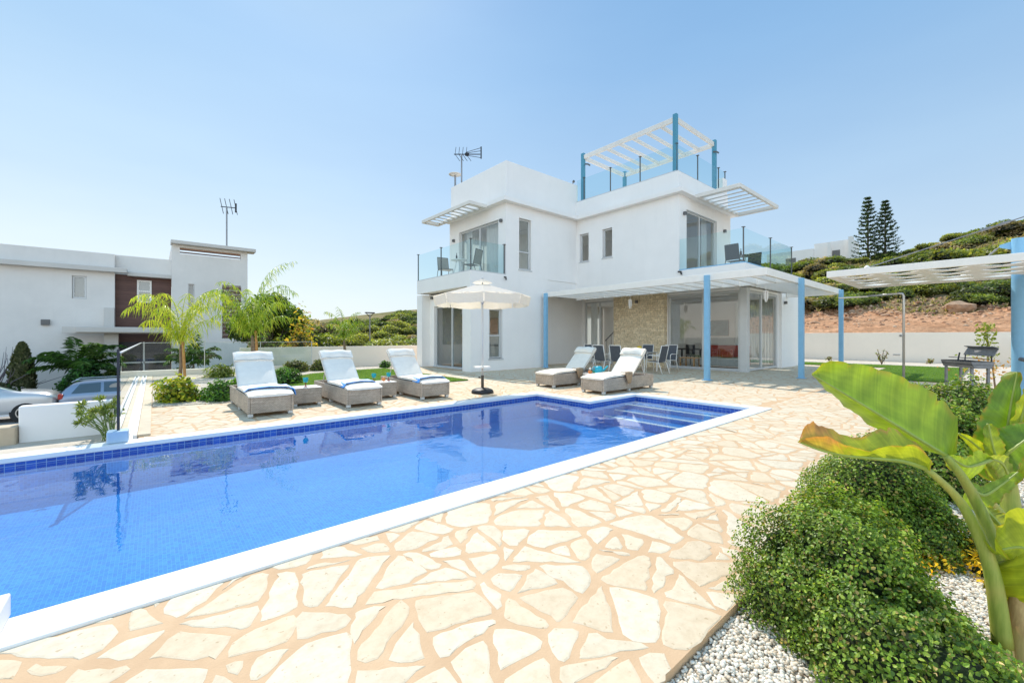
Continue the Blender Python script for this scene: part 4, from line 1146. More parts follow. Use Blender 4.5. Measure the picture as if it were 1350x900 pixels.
cloth('pool_towel', [(2.65, 8.0, .37), (2.72, 8.05, .45), (3.0, 8.1, .462), (3.25, 8.1, .452), (3.335, 8.1, .40), (3.35, 8.1, .33)], (.1, 1, 0), .36, [bl, wb_, wb_, (.6,.75,.9), wb_, wb_], 'towel', 'blue and white towel across the middle lounger facing the pool', 'towel', tg)
cloth('pool_towel', [(4.17, 8.0, .35), (4.22, 8.02, .45), (4.5, 8.05, .462), (4.76, 8.05, .452), (4.855, 8.05, .40), (4.87, 8.05, .36)], (.1, 1, 0), .36, [bl, wb_, wb_, wb_, (.6,.75,.9), bl], 'towel', 'blue and white towel across the lounger nearest the parasol', 'towel', tg)
def btowel(x, y, label):
    mb = MB(); n = 8
    vs = []
    for i in range(7):
        for j in range(n+1):
            v = j/n; w_ = .42*(1-i/6*.75)
            px = x + .1 + v*w_ + i*.02; py = y + .10 - (.05*i if i < 3 else .11+.0*i) ; pz = .455 if i < 3 else .455-(i-2)*.062
            vs.append((px, py - .004*i + .006*math.sin(v*14), pz+.004*math.sin(v*11+i)))
    mb.add(vs, [(i*(n+1)+j, i*(n+1)+j+1, (i+1)*(n+1)+j+1, (i+1)*(n+1)+j) for i in range(6) for j in range(n)])
    o = mb.build('brown_towel', M['towelb'], smooth=True); s = o.modifiers.new('s', 'SOLIDIFY'); s.thickness = .012
    tag(o, label, 'towel', 'brown towels on the cream loungers')
btowel(8.35, 7.33, 'brown towel corner hanging over the side of the farther cream lounger')
btowel(8.25, 5.74, 'brown towel corner hanging over the side of the cream lounger closest to the pool steps')

def side_table(c, label, group='wicker side tables between loungers', sx=.42, sy=.42, z=.33):
    t = thing('side_table', label, 'side table', (c[0], c[1], .009), group=group)
    mb = MB(); mb.box(c[0]-sx/2, c[0]+sx/2, c[1]-sy/2, c[1]+sy/2, .055, z); mb.build('wicker_base', M['wicker'], t, bevel=.012)
    mb = MB(); mb.box(c[0]-sx/2-.005, c[0]+sx/2+.005, c[1]-sy/2-.005, c[1]+sy/2+.005, z+.002, z+.014); mb.build('table_top', M['paintw'], t, bevel=.004)
    for a in (-1, 1):
        for b in (-1, 1):
            mb = MB(); mb.box(c[0]+a*(sx/2-.04)-.03, c[0]+a*(sx/2-.04)+.03, c[1]+b*(sy/2-.04)-.03, c[1]+b*(sy/2-.04)+.03, .009, .054); mb.build('foot', M['alu'], t)
side_table((2.21, 8.72), 'low wicker side table holding one teal goblet, between the left and middle loungers', sx=.50)
side_table((3.72, 8.66), 'low wicker side table holding two teal goblets, between the middle and right loungers', sx=.50)
side_table((8.75, 6.92), 'low wicker side table with toys between the two cream loungers')
def goblet(x, y, z, label):
    t = thing('goblet', label, 'goblet', (x, y, z), group='teal goblets on the side tables')
    mb = MB(); mb.lathe([(.0, .075), (.03, .08), (.045, .11), (.048, .17), (.043, .172), (.03, .10), (0, .095)], (x, y, z), 14); mb.build('bowl', M['tealglass'], t, smooth=True)
    mb = MB(); mb.lathe([(.035, 0), (.035, .008), (.008, .014), (.008, .075), (0, .076)], (x, y, z), 12); mb.build('stem', M['red'], t, smooth=True)
goblet(2.2, 8.62, .354, 'teal goblet standing alone with a red stem on the left side table')
goblet(3.55, 8.66, .354, 'left teal goblet of the two on the side table between the middle and right loungers')
goblet(3.88, 8.66, .354, 'right teal goblet of the two on the side table between the middle and right loungers')
mb = MB(); mb.lathe([(0, 0), (.03, .005), (.045, .04), (.035, .075), (0, .085)], (3.74, 8.6, .354), 12); tag(mb.build('orange_fruit', M['orange'], smooth=True), 'small orange fruit between the two teal goblets', 'fruit')
t = thing('toy_watering_can', 'teal plastic toy can on the table between the cream loungers', 'toy', (8.78, 6.8, .354))
mb = MB(); mb.lathe([(0, 0), (.09, .0), (.11, .08), (.09, .17), (.05, .19), (0, .19)], (8.78, 6.8, .354), 16); mb.build('can_body', M['tealp'], t, smooth=True)
mb = MB(); mb.tube([(8.85, 6.72, .42), (8.9, 6.66, .5), (8.93, 6.62, .55)], [.03, .022, .02], 8); mb.tube([(8.7, 6.84, .40), (8.64, 6.9, .46), (8.7, 6.86, .54)], .012, 6); mb.build('spout_and_handle', M['tealp'], t)
t = thing('toy_figure', 'small orange and white toy beside the teal can', 'toy', (8.62, 6.95, .354))
mb = MB(); mb.lathe([(0, 0), (.05, .0), (.055, .06), (0, .09)], (8.62, 6.95, .354), 12); mb.build('toy_body', M['orange'], t, smooth=True)
mb = MB(); mb.lathe([(0, 0), (.03, .02), (.03, .05), (0, .07)], (8.62, 6.95, .44), 12); mb.build('toy_head', M['paintw'], t, smooth=True)
mb = MB(); mb.lathe([(.05, 0), (.07, .05), (.06, .055), (0, .01)], (8.86, 6.98, .354), 12); tag(mb.build('toy_bucket', M['greenp'], smooth=True), 'small green toy bowl behind the teal can', 'toy')

# ------------------------------------------------------------------ parasol
pc = (5.79, 7.82)
um = thing('parasol', 'cream parasol with open canopy standing beside the pool', 'parasol', (pc[0], pc[1], .009))
mb = MB(); mb.lathe([(.255, 0), (.26, .03), (.235, .07), (.15, .105), (.05, .115), (.04, .12)], (pc[0], pc[1], .009), 28); mb.build('base', M['black'], um, smooth=True)
mb = MB(); mb.lathe([(.034, .12), (.034, .40), (.0, .40)], (pc[0], pc[1], .009), 14); mb.tube([(pc[0]-.04, pc[1]+.02, .36), (pc[0]-.08, pc[1]+.05, .37)], .018, 8); mb.build('base_tube', M['barkd'], um)
mb = MB(); mb.tube([(pc[0], pc[1], .38), (pc[0], pc[1], 2.56)], .020, 12); mb.build('pole', M['alu'], um, smooth=True)
mb = MB()
for k in range(4):
    a0 = k*math.pi/2 + .28; 
    prof = [(.03+.20*(i/8), .075*math.sqrt(max(0, 1-((i-4)/4.2)**2))+.012) for i in range(9)]
    po = [(r_, w_) for r_, w_ in prof] + [(r_, -w_) for r_, w_ in prof[::-1]]
    mb.prism([(pc[0]+r_*math.cos(a0)-w_*math.sin(a0), pc[1]+r_*math.sin(a0)+w_*math.cos(a0)) for r_, w_ in po], .59, .615)
mb.lathe([(.045, .57), (.045, .63)], (pc[0], pc[1], 0), 14)
tag(mb.build('parasol_table', M['paintw']), 'small white petal shaped table clamped on the parasol pole', 'table')
def canopy():
    n = 8; Rr = 1.13; zt, zr = 2.56, 2.235; V = []; F = []; a0 = R(10)
    m = 6
    for s in range(n):
        A, B = a0+2*math.pi*s/n, a0+2*math.pi*(s+1)/n
        b = len(V)
        for i in range(m+1):
            f = .16 + .84*i/m
            for j in range(5):
                g = j/4; x = Rr*f*((1-g)*math.cos(A)+g*math.cos(B)); y = Rr*f*((1-g)*math.sin(A)+g*math.sin(B))
                z = zt - (zt-zr)*f**.9 - .025*f*math.sin(math.pi*g)*math.sin(math.pi*min(1, f))
                V.append((pc[0]+x, pc[1]+y, z))
        for i in range(m):
            for j in range(4): q = b+i*5+j; F.append((q, q+5, q+6, q+1))
    cn = MB().add(V, F).build('canopy', M['canvas'], um, smooth=False)
    V = []; F = []
    for s in range(n):
        A, B = a0+2*math.pi*s/n, a0+2*math.pi*(s+1)/n; b = len(V)
        for i in range(3):
            for j in range(7):
                g = .012+.976*j/6; rr = Rr*(1.003+.012*i*math.sin(math.pi*g)); 
                x = rr*((1-g)*math.cos(A)+g*math.cos(B)); y = rr*((1-g)*math.sin(A)+g*math.sin(B))
                V.append((pc[0]+x*(1-.02*i*abs(g-.5)*2), pc[1]+y*(1-.02*i*abs(g-.5)*2), zr-.004-.105*i+(.012*abs(math.sin(g*9)) if i == 2 else 0)-.02*math.sin(math.pi*g)))
        for i in range(2):
            for j in range(6): q = b+i*7+j; F.append((q, q+7, q+8, q+1))
    MB().add(V, F).build('valance', M['canvas'], cn, local=True).data.transform(Matrix.Translation(-Vector((pc[0], pc[1], .009))))
    V = []; F = []; 
    for i in range(3):
        for s in range(n):
            A = a0+2*math.pi*s/n; rr = [.02, .16, .235][i]; V.append((pc[0]+rr*math.cos(A), pc[1]+rr*math.sin(A), [2.625, 2.595, 2.545][i]))
    for i in range(2):
        for s in range(n): F.append((i*n+s, (i+1)*n+s, (i+1)*n+(s+1) % n, i*n+(s+1) % n))
    MB().add(V, F).build('vent_cap', M['canvas'], cn, local=True).data.transform(Matrix.Translation(-Vector((pc[0], pc[1], .009))))
    for s in range(n):
        A = a0+2*math.pi*s/n
        mb = MB(); mb.tube([(pc[0]+.05*math.cos(A), pc[1]+.05*math.sin(A), 2.50), (pc[0]+1.1*math.cos(A), pc[1]+1.1*math.sin(A), 2.222)], .009, 6)
        mb.tube([(pc[0]+.03*math.cos(A), pc[1]+.03*math.sin(A), 2.1), (pc[0]+.55*math.cos(A), pc[1]+.55*math.sin(A), 2.365)], .007, 6); mb.build('rib', M['paintw'], um)
    mb = MB(); mb.lathe([(.04, 2.07), (.04, 2.13)], (pc[0], pc[1], 0), 12); mb.lathe([(.0, 2.63), (.025, 2.64), (.02, 2.68), (0, 2.69)], (pc[0], pc[1], 0), 12); mb.build('hub', M['alu'], um, smooth=True)
canopy()

# ------------------------------------------------------------------ dining set under the veranda
def chair(label, frame='paintw', sling='sling', group='sling chairs round the veranda table', arm=True):
    """local: sits facing +y, back at y=-.25"""
    t = thing('dining_chair', label, 'chair', group=group)
    for s in (-.25, .25):
        mb = MB(); mb.tube([(s, .27, 0), (s, .24, .42), (s, -.20, .40), (s*.96, -.33, .98)], .014, 8); mb.build('side_frame', M[frame], t, smooth=True)
        mb = MB(); mb.tube([(s, -.36, 0), (s, -.22, .41)], .014, 8); mb.build('rear_leg', M[frame], t, smooth=True)
        if arm: mb = MB(); mb.tube([(s, .23, .42), (s*1.04, .22, .62), (s*1.04, .12, .65), (s, -.255, .63)], .013, 8); mb.build('armrest', M[frame], t, smooth=True)
    mb = MB(); mb.tube([(-.24, -.33, .98), (.24, -.33, .98)], .014, 8); mb.tube([(-.25, .24, .41), (.25, .24, .41)], .013, 8); mb.build('cross_bar', M[frame], t)
    mb = MB(); mb.add([(-.24, .24, .425), (.24, .24, .425), (.24, -.19, .39), (-.24, -.19, .39)], [(0, 1, 2, 3)]); o = mb.build('seat_sling', M[sling], t); q = o.modifiers.new('s', 'SOLIDIFY'); q.thickness = .008
    mb = MB(); mb.add([(-.24, -.20, .42), (.24, -.20, .42), (.23, -.327, .965), (-.23, -.327, .965)], [(0, 1, 2, 3)]); o = mb.build('back_sling', M[sling], t); q = o.modifiers.new('s', 'SOLIDIFY'); q.thickness = .008
    return t
TC = (13.95, 9.2)
dt = thing('dining_table', 'white framed outdoor dining table under the veranda among sling chairs', 'table', (TC[0], TC[1], .009))
mb = MB(); mb.box(TC[0]-.45, TC[0]+.45, TC[1]-.8, TC[1]+.8, .715, .735); mb.build('table_top', M['greyf'], dt, bevel=.005)
mb = MB()
for a in (-.43, .43): mb.box(TC[0]+a-.015, TC[0]+a+.015, TC[1]-.79, TC[1]+.79, .68, .714)
mb.build('apron', M['paintw'], dt)
for a in (-.42, .42):
    for b in (-.77, .77): mb = MB(); mb.tube([(TC[0]+a, TC[1]+b, .009), (TC[0]+a, TC[1]+b, .71)], .018, 8); mb.build('leg', M['paintw'], dt)
c0 = chair('grey sling chair, left of two with their backs to the pool at the dining table')
spots = [((13.0, 9.85), -90, None), ((13.0, 9.1), -90, 'grey sling chair, right of two with their backs to the pool at the dining table'),
         ((13.55, 7.95), 0, 'white framed sling chair at the right head of the dining table, seen from its side'),
         ((14.9, 8.3), 90, 'sling chair on the far side of the dining table, rightmost before the stone panel'),
         ((14.9, 9.3), 90, 'white framed sling chair on the far side of the table behind the yellow ball'),
         ((13.6, 10.75), 180, 'white framed sling chair at the far left head of the dining table')]
for i, (p, a, l) in enumerate(spots):
    o = c0 if i == 0 else copy_tree(c0, label=l)
    o.location = (p[0], p[1], .009); o.rotation_euler.z = R(a)
mb = MB(); 
for j in range(9): pass
mb.lathe([(.11*math.sin(math.pi*i/12), -.11*math.cos(math.pi*i/12)) for i in range(13)], (14.1, 9.0, .847), 20)
tag(mb.build('ball', M['yellow'], smooth=True), 'yellow ball lying on the veranda dining table', 'ball')
# balcony furniture
def bistro(x, y, z, label, top):
    t = thing('bistro_table', label, 'table', (x, y, z), group='small round balcony tables')
    mb = MB(); mb.lathe([(0, .70), (.34, .70), (.34, .72), (0, .722)], (x, y, z), 20); mb.build('table_top', M[top], t)
    for k in range(3):
        a = k*2.094; mb = MB(); mb.tube([(x+.28*math.cos(a), y+.28*math.sin(a), z), (x+.1*math.cos(a), y+.1*math.sin(a), z+.7)], .014, 6); mb.build('leg', M['alu'], t)
    mb = MB(); mb.lathe([(.035, .722), (.035, .87), (.013, .92), (.013, 1.0), (0, 1.0)], (x-.08, y+.05, z), 10)
    tag(mb.build('bottle', M['black'], smooth=True), label.replace('round table', 'dark wine bottle on the round table').replace('small ', ''), 'bottle', 'bottles on the balcony tables')
bistro(9.6, 14.6, 3.76, 'small round table on the left balcony', 'paintw')
bistro(17.6, 6.6, 3.765, 'small round table on the right balcony', 'alud')
bc = [((9.65, 13.7), 20, 'slingt', 'alud', 3.76, 'brown framed sling chair on the left balcony, nearest the corner', 0), ((9.5, 15.5), 170, 'slingt', 'alud', 3.76, 'brown framed sling chair on the left balcony, farther from the corner', 0),
      ((16.7, 6.55), -90, 'sling', 'alud', 3.765, 'dark sling chair on the right balcony, its back to the pool', 0), ((18.5, 6.6), 90, 'sling', 'alud', 3.765, 'dark sling chair on the right balcony beyond the round table', 0)]
for p, a, s, f, z, l, _ in bc:
    o = chair(l, f, s, 'balcony sling chairs', False); o['category'] = 'chair'; o.location = (p[0], p[1], z); o.rotation_euler.z = R(a)

# ------------------------------------------------------------------ garden walls and glass fence on the left
M['tan2'] = mat('cream_kerb', (.64, .54, .40), .8, var=.12, vscale=3, bump=.3, bscale=25)
gf = thing('glass_fence', 'clear glass fence on a white kerb along the garden edge left of the loungers', 'fence', (-.3, 7.02, 0))
mb = MB()
mb.box(-.42, -.275, 7.15, 18.0, -2.1, .03); mb.box(-.165, -.03, 7.3, 18.0, -.02, .03)
mb.build('kerb', M['tan2'], gf, bevel=.008)
mb = MB(); mb.box(-.274, -.24, 7.2, 18.0, -.02, .045); mb.box(-.195, -.166, 7.2, 18.0, -.02, .045); mb.box(-.239, -.196, 7.2, 18.0, -.02, .0); mb.build('drain_channel', M['coping'], gf)
mb = MB(); mb.box(-.42, 4.95, 18.001, 18.26, -2.1, .20); mb.build('kerb', M['cream'], gf, bevel=.01)
gp = MB()
for a, b in [((-.31, 7.02), (-.31, 10.6)), ((-.31, 10.6), (-.31, 14.3)), ((-.31, 14.3), (-.31, 18.12)), ((-.31, 18.12), (1.35, 18.12)), ((1.35, 18.12), (3.05, 18.12)), ((3.05, 18.12), (4.85, 18.12))]:
    gp.quad((a[0], a[1], .09), (b[0], b[1], .09), (b[0], b[1], 1.1), (a[0], a[1], 1.1))
gp.build('glass_panel', M['railc'], gf)
for i, (x, y) in enumerate([(-.33, 7.03), (-.31, 18.12), (1.35, 18.12), (3.05, 18.12), (4.85, 18.12)]):
    mb = MB(); h_ = 1.15 if i == 0 else 1.12
    q = .013 if i < 2 else .012
    mb.box(x-q, x+q, y-q, y+q, .05, h_); mb.build('fence_post', M['dark'] if i < 2 else M['alu'], gf)
mb = MB(); mb.bar((-.31, 7.02, 1.108), (-.31, 18.12, 1.108), .03, .014); mb.bar((-.31, 18.12, 1.109), (4.85, 18.12, 1.109), .03, .014); mb.build('top_rail', M['alu'], gf)
mb = MB(); mb.box(-.43, -.235, 6.93, 7.13, .02, .16); mb.build('post_base', mat('pale_blue_block', (.42, .56, .70), .5), gf, bevel=.012)
mb = MB(); mb.box(2.45, 12.5, 18.45, 18.62, -.4, .89)
tag(mb.build('garden_wall', M['cream'], bevel=.01), 'low cream garden wall behind the loungers and small lawn', 'wall')
mb = MB(); mb.box(-1.28, -.43, 7.95, 8.12, -2.1, .43)
tag(mb.build('low_wall', M['white'], bevel=.012), 'low white rendered wall in front of the parked cars left of the pool', 'wall')
mb = MB(); mb.box(-7, -1.285, 7.86, 8.12, -2.1, .20)
tag(mb.build('stone_wall', M['tan'], bevel=.015), 'lower beige stone wall at the left edge beside the white wall', 'wall')
mb = MB(); mb.box(29.0, 29.25, -14, 20, -.3, 1.52)
tag(mb.build('boundary_wall', M['cream'], bevel=.012), 'long cream boundary wall below the red earth bank', 'wall')
mb = MB(); mb.box(27.95, 28.25, -.62, -.3, -.1, 1.28); mb.box(27.9, 28.3, -.67, -.25, 1.281, 1.36)
tag(mb.build('gate_pillar', M['white'], bevel=.01), 'white pillar at the right end of the boundary wall behind the blue column', 'pillar')

# ------------------------------------------------------------------ right hand carport-like pergola
rg = thing('cable_pergola', 'white perforated pergola roof hung by rods from round blue columns at right edge', 'pergola', (12.05, 2.65, 0))
x0, x1, y0, y1, z0, z1 = 12.05, 15.5, -4.2, 2.68, 2.69, 2.84
mb = MB(); mb.box(x0, x0+.1, y0, y1, z0, z1); mb.box(x1-.1, x1, y0, y1, z0, z1); mb.box(x0+.101, x1-.101, y1-.1, y1, z0, z1); mb.box(x0+.101, x1-.101, y0, y0+.1, z0, z1)
mb.build('edge_beam', M['paintw'], rg, bevel=.01)
mb = MB(); nxx, nyy = 4, 9; cx_, cy_ = (x1-x0-.2)/nxx, (y1-y0-.2)/nyy
for i in range(nxx):
    for j in range(nyy):
        a, b = x0+.1+i*cx_, y0+.1+j*cy_; mx_, my_ = a+cx_/2, b+cy_/2
        out = [(a, b), (mx_, b), (a+cx_, b), (a+cx_, my_), (a+cx_, b+cy_), (mx_, b+cy_), (a, b+cy_), (a, my_)]
        hx, hy = cx_*.34, cy_*.42
        inn = [(mx_-hx*.55, my_-hy*.5), (mx_, my_-hy), (mx_+hx*.55, my_-hy*.5), (mx_+hx, my_), (mx_+hx*.55, my_+hy*.5), (mx_, my_+hy), (mx_-hx*.55, my_+hy*.5), (mx_-hx, my_)]
        zl, zh = z0+.03, z0+.044
        vs = [(p, q, zl) for p, q in out] + [(p, q, zl) for p, q in inn] + [(p, q, zh) for p, q in out] + [(p, q, zh) for p, q in inn]
        fs = []
        for k in range(8):
            k2 = (k+1) % 8
            fs += [(k, 8+k, 8+k2, k2)[::-1], (16+k, 16+k2, 24+k2, 24+k)[::-1], (8+k, 24+k, 24+k2, 8+k2)[::-1]]
        mb.add(vs, fs)
mb.build('lattice_panel', M['paintw'], rg)
for (x, y, zt) in [(12.36, -.62, 3.7), (15.16, -.27, 3.57)]:
    mb = MB(); mb.lathe([(.2, -.05), (.2, .03), (.125, .032), (.125, zt), (.0, zt+.001)], (x, y, 0), 24); c = mb.build('column', M['blue'], rg, smooth=False)
    mb = MB(); mb.add([(x, y+.1, zt-.05), (x, y+.1, zt-.25), (x, y+.3, zt-.17), (x, y+.3, zt-.11)], [(0, 1, 2, 3)]); o = mb.build('bracket', M['blue'], rg); q = o.modifiers.new('s', 'SOLIDIFY'); q.thickness = .02; q.offset = 0
    mb = MB(); e = Vector((x0+.05 if x < 13 else x1-.05, 1.95 if x < 13 else .62, z1)); s_ = Vector((x, y+.29, zt-.14)); mb.tube([s_, e], .011, 6)
    d = e-s_
    for f in (.1, .2): mb.tube([s_+d*f, s_+d*(f+.06)], .024, 8); mb.tube([s_+d*(f-.015), s_+d*(f+.075)], .017, 6)
    mb.build('tie_rod', M['galv'], rg)
for p in [(12.1, 1.95), (15.45, .62)]:
    mb = MB(); mb.lathe([(.05, 0), (.05, .02), (.02, .05), (0, .06)], (p[0], p[1], z1), 10); mb.build('rod_plate', M['paintw'], rg)
# shower
sh = thing('garden_shower', 'chrome garden shower column with a flat overhead arm beside the right lawn', 'shower', (14.36, 1.6, 0))
mb = MB(); mb.tube([(14.36, 1.6, .0), (14.36, 1.6, 2.33), (14.36, 1.62, 2.385), (14.36, 1.68, 2.40), (14.36, 2.3, 2.375)], .026, 10); mb.build('column', M['chrome'], sh, smooth=True)
mb = MB(); mb.box(14.30, 14.42, 2.28, 2.92, 2.35, 2.385); mb.build('shower_head', M['chrome'], sh, bevel=.012)
mb = MB(); mb.tube([(14.36, 1.6, .0), (14.36, 1.6, .03)], .09, 16); mb.tube([(14.3, 1.66, .85), (14.24, 1.78, .85)], .016, 8); mb.tube([(14.34, 1.62, 1.33), (14.3, 1.66, 1.33)], .028, 8); mb.build('tap', M['chrome'], sh)
# barbecue
bq = thing('barbecue', 'grey metal charcoal barbecue on tall legs under the right pergola', 'barbecue', (13.5, .50, 0), R(210))
bq.location.z = -.02
mb = MB(); mb.extr([(-.19, .80), (-.14, .66), (.14, .66), (.19, .80), (.185, .80), (.135, .668), (-.135, .668), (-.185, .80)], 'x', -.50, .50)
mb.extr([(-.19, .80), (-.14, .66), (.14, .66), (.19, .80)], 'x', -.50, -.49); mb.extr([(-.19, .80), (-.14, .66), (.14, .66), (.19, .80)], 'x', .49, .50)
mb.build('fire_box', M['galv'], bq, local=True)
mb = MB(); mb.box(-.5, .5, -.18, .18, .725, .735); mb.build('charcoal_bed', M['black'], bq, local=True)
mb = MB()
for i in range(12): mb.tube([(-.45+.08*i, -.2, .80), (-.45+.08*i, .2, .80)], .005, 5)
mb.tube([(-.58, 0, .86), (.68, 0, .86)], .009, 6); mb.build('grill_rack', M['dark'], bq, local=True)
mb = MB()
for z, y in [(.93, .19), (1.06, .26)]: pass
mb.add([(-.46, .19, .92), (.46, .19, .92), (.46, .27, 1.08), (-.46, .27, 1.08)], [(0, 1, 2, 3)]); mb.add([(-.46, .27, 1.08), (.46, .27, 1.08), (.46, .20, 1.11), (-.46, .20, 1.11)], [(0, 1, 2, 3)])
o = mb.build('wind_shield', M['galv'], bq, local=True); q = o.modifiers.new('s', 'SOLIDIFY'); q.thickness = .012
mb = MB(); mb.tube([(-.40, .19, .8), (-.40, .2, .93)], .012, 6); mb.tube([(.40, .19, .8), (.40, .2, .93)], .012, 6); mb.tube([(.02, -.15, .8), (.02, -.12, .98)], .015, 6); mb.build('bracket', M['dark'], bq, local=True)
for a in (-.42, .42):
    for b in (-.13, .13): mb = MB(); mb.box(a-.02, a+.02, b-.02, b+.02, 0, .67); mb.build('leg', M['galv'], bq, local=True)
mb = MB(); mb.box(-.4, .4, -.14, -.12, .30, .325); mb.box(-.4, .4, .12, .14, .30, .325); mb.box(-.43, -.41, -.11, .11, .3, .325); mb.box(.41, .43, -.11, .11, .3, .325); mb.build('shelf_rail', M['galv'], bq, local=True)
mb = MB(); pts = [(.55, -.2, .78), (.8, -.25, .74), (1.0, -.35, .55), (1.12, -.45, .3), (1.15, -.5, .05)]
# hose standing behind the barbecue
mb = MB(); mb.tube([(14.9, -.28, .80), (14.75, -.42, .76), (14.6, -.62, .55), (14.5, -.8, .25), (14.45, -.9, .0)], .045, 10)
tag(mb.build('garden_hose', M['galv'], smooth=True), 'thick grey hose arching down behind the barbecue', 'hose')

# ------------------------------------------------------------------ neighbour's house
nh = thing('neighbour_house', 'white two storey house with brown boarded bay and slotted tower at far left', 'house', (-1.75, 34, -2.06))
mb = MB()
mb.wall('y', 34, 34.25, -16, -1.75, -2.06, 6.17, [(-3.5, -2.92, 3.47, 4.76)])
mb.box(-1.95, -1.751, 34.251, 42, -2.06, 6.17); mb.box(-16, -15.8, 34.251, 42, -2.06, 6.17)
mb.wall('y', 34.35, 34.55, -1.75, .85, 5.05, 6.19)
mb.wall('y', 33.7, 33.95, .85, 4.9, -2.06, 7.1, [(1.25, 4.5, 6.55, 6.95), (1.68, 1.98, 2.95, 4.68), (3.46, 4.52, 1.2, 4.76)])
mb.box(4.66, 4.899, 33.951, 40, -2.06, 6.5); mb.box(.851, 1.05, 33.951, 40, 5.0, 7.1); mb.box(.9, 4.6, 34.6, 40, 6.3, 6.5)
mb.build('wall', M['nwhite'], nh)
mb = MB(); mb.box(-16.2, -1.2, 33.6, 33.999, 5.08, 5.34); mb.box(-1.199, .849, 33.9, 34.349, 4.96, 5.18); mb.box(.80, 5.34, 33.3, 34.3, 7.101, 7.32); mb.box(-16, -2, 34.26, 42, 5.2, 5.4); mb.build('cornice', M['ngrey'], nh, bevel=.015)
mb = MB(); mb.box(-1.749, .849, 34.40, 34.5, -2.06, 5.049); mb.build('wood_cladding', M['wood'], nh)
mb = MB(); mb.box(-3.72, .84, 32.5, 33.69, 1.5, 1.86); mb.box(-3.2, .84, 32.3, 32.499, 1.56, 1.84); mb.box(-2.15, -1.55, 33.1, 33.5, -2.06, 1.499); mb.box(-2.2, -1.752, 33.75, 33.99, 1.861, 3.0); mb.build('entrance_canopy', M['ngrey'], nh, bevel=.01)
window(nh, 'y', 34.12, -3.49, -2.93, 3.48, 4.75, (), fr=.08)
window(nh, 'y', 34.38, -.78, -.1, 3.4, 4.78, (), fr=.09, m='paintw', tr=(4.1,))
window(nh, 'y', 33.82, 1.69, 1.97, 2.96, 4.67, (), fr=.04)
mb = MB(); mb.box(-3.44, -2.98, 34.16, 34.18, 3.52, 4.7); mb.build('blind', M['greyf'], nh)
mb = MB(); mb.box(-.72, -.15, 34.395, 34.399, 3.45, 4.74); mb.build('blind', M['greyf'], nh)
mb = MB(); mb.box(1.69, 1.97, 33.94, 33.96, 2.96, 4.67); mb.build('blind', M['greyf'], nh)
mb = MB()
for i in range(13): mb.box(3.47, 4.51, 33.66, 33.72, 1.25+.27*i, 1.40+.27*i)
mb.build('louvre', M['wood'], nh)
mb = MB(); mb.box(3.46, 4.52, 33.9, 33.96, 1.2, 4.76); mb.build('louvre_backing', M['nwhite'], nh)
mb = MB(); mb.box(1.25, 4.5, 33.75, 33.85, 6.62, 6.69); mb.box(1.25, 4.5, 33.75, 33.85, 6.80, 6.87); mb.build('slot_bar', M['wood'], nh)
mb = MB(); mb.box(1.06, 4.65, 33.96, 34.59, 6.96, 7.09); mb.build('slot_soffit', M['stake'], nh)
mb = MB(); mb.box(-4.66, -4.34, 33.85, 33.999, 1.95, 2.25); mb.build('wall_lamp', M['alud'], nh, bevel=.01)
mb = MB(); mb.box(3.0, 3.1, 33.6, 33.69, .55, .7); mb.build('wall_lamp', M['alud'], nh)
mb = MB(); mb.box(-1.6, .8, 34.33, 34.37, -2.0, 1.0); mb.build('dark_glazing', M['dark'], nh)
mb = MB(); mb.box(-.5, -.42, 34.28, 34.33, -2., 1.0); mb.box(-1.6, .8, 34.28, 34.32, -.3, -.22); mb.build('glazing_bar', M['paintw'], nh)
def arms_n(mb, p):
    d = Vector((.9, -.3, .0)); 
    mb.tube([p-d*.35, p+d*.6], .03, 6)
    for i in range(4): q = p+d*(-.3+.28*i); mb.tube([q+Vector((-.1, 0, .55)), q+Vector((.1, 0, -.45))], .02, 5)
    mb.obox(p+d*.55, (.1, .1, .6))
aerial((3.72, 33.8, 7.32), 10.0, .045, 'thin television aerial on a tall mast on the neighbour tower roof', arms_n)

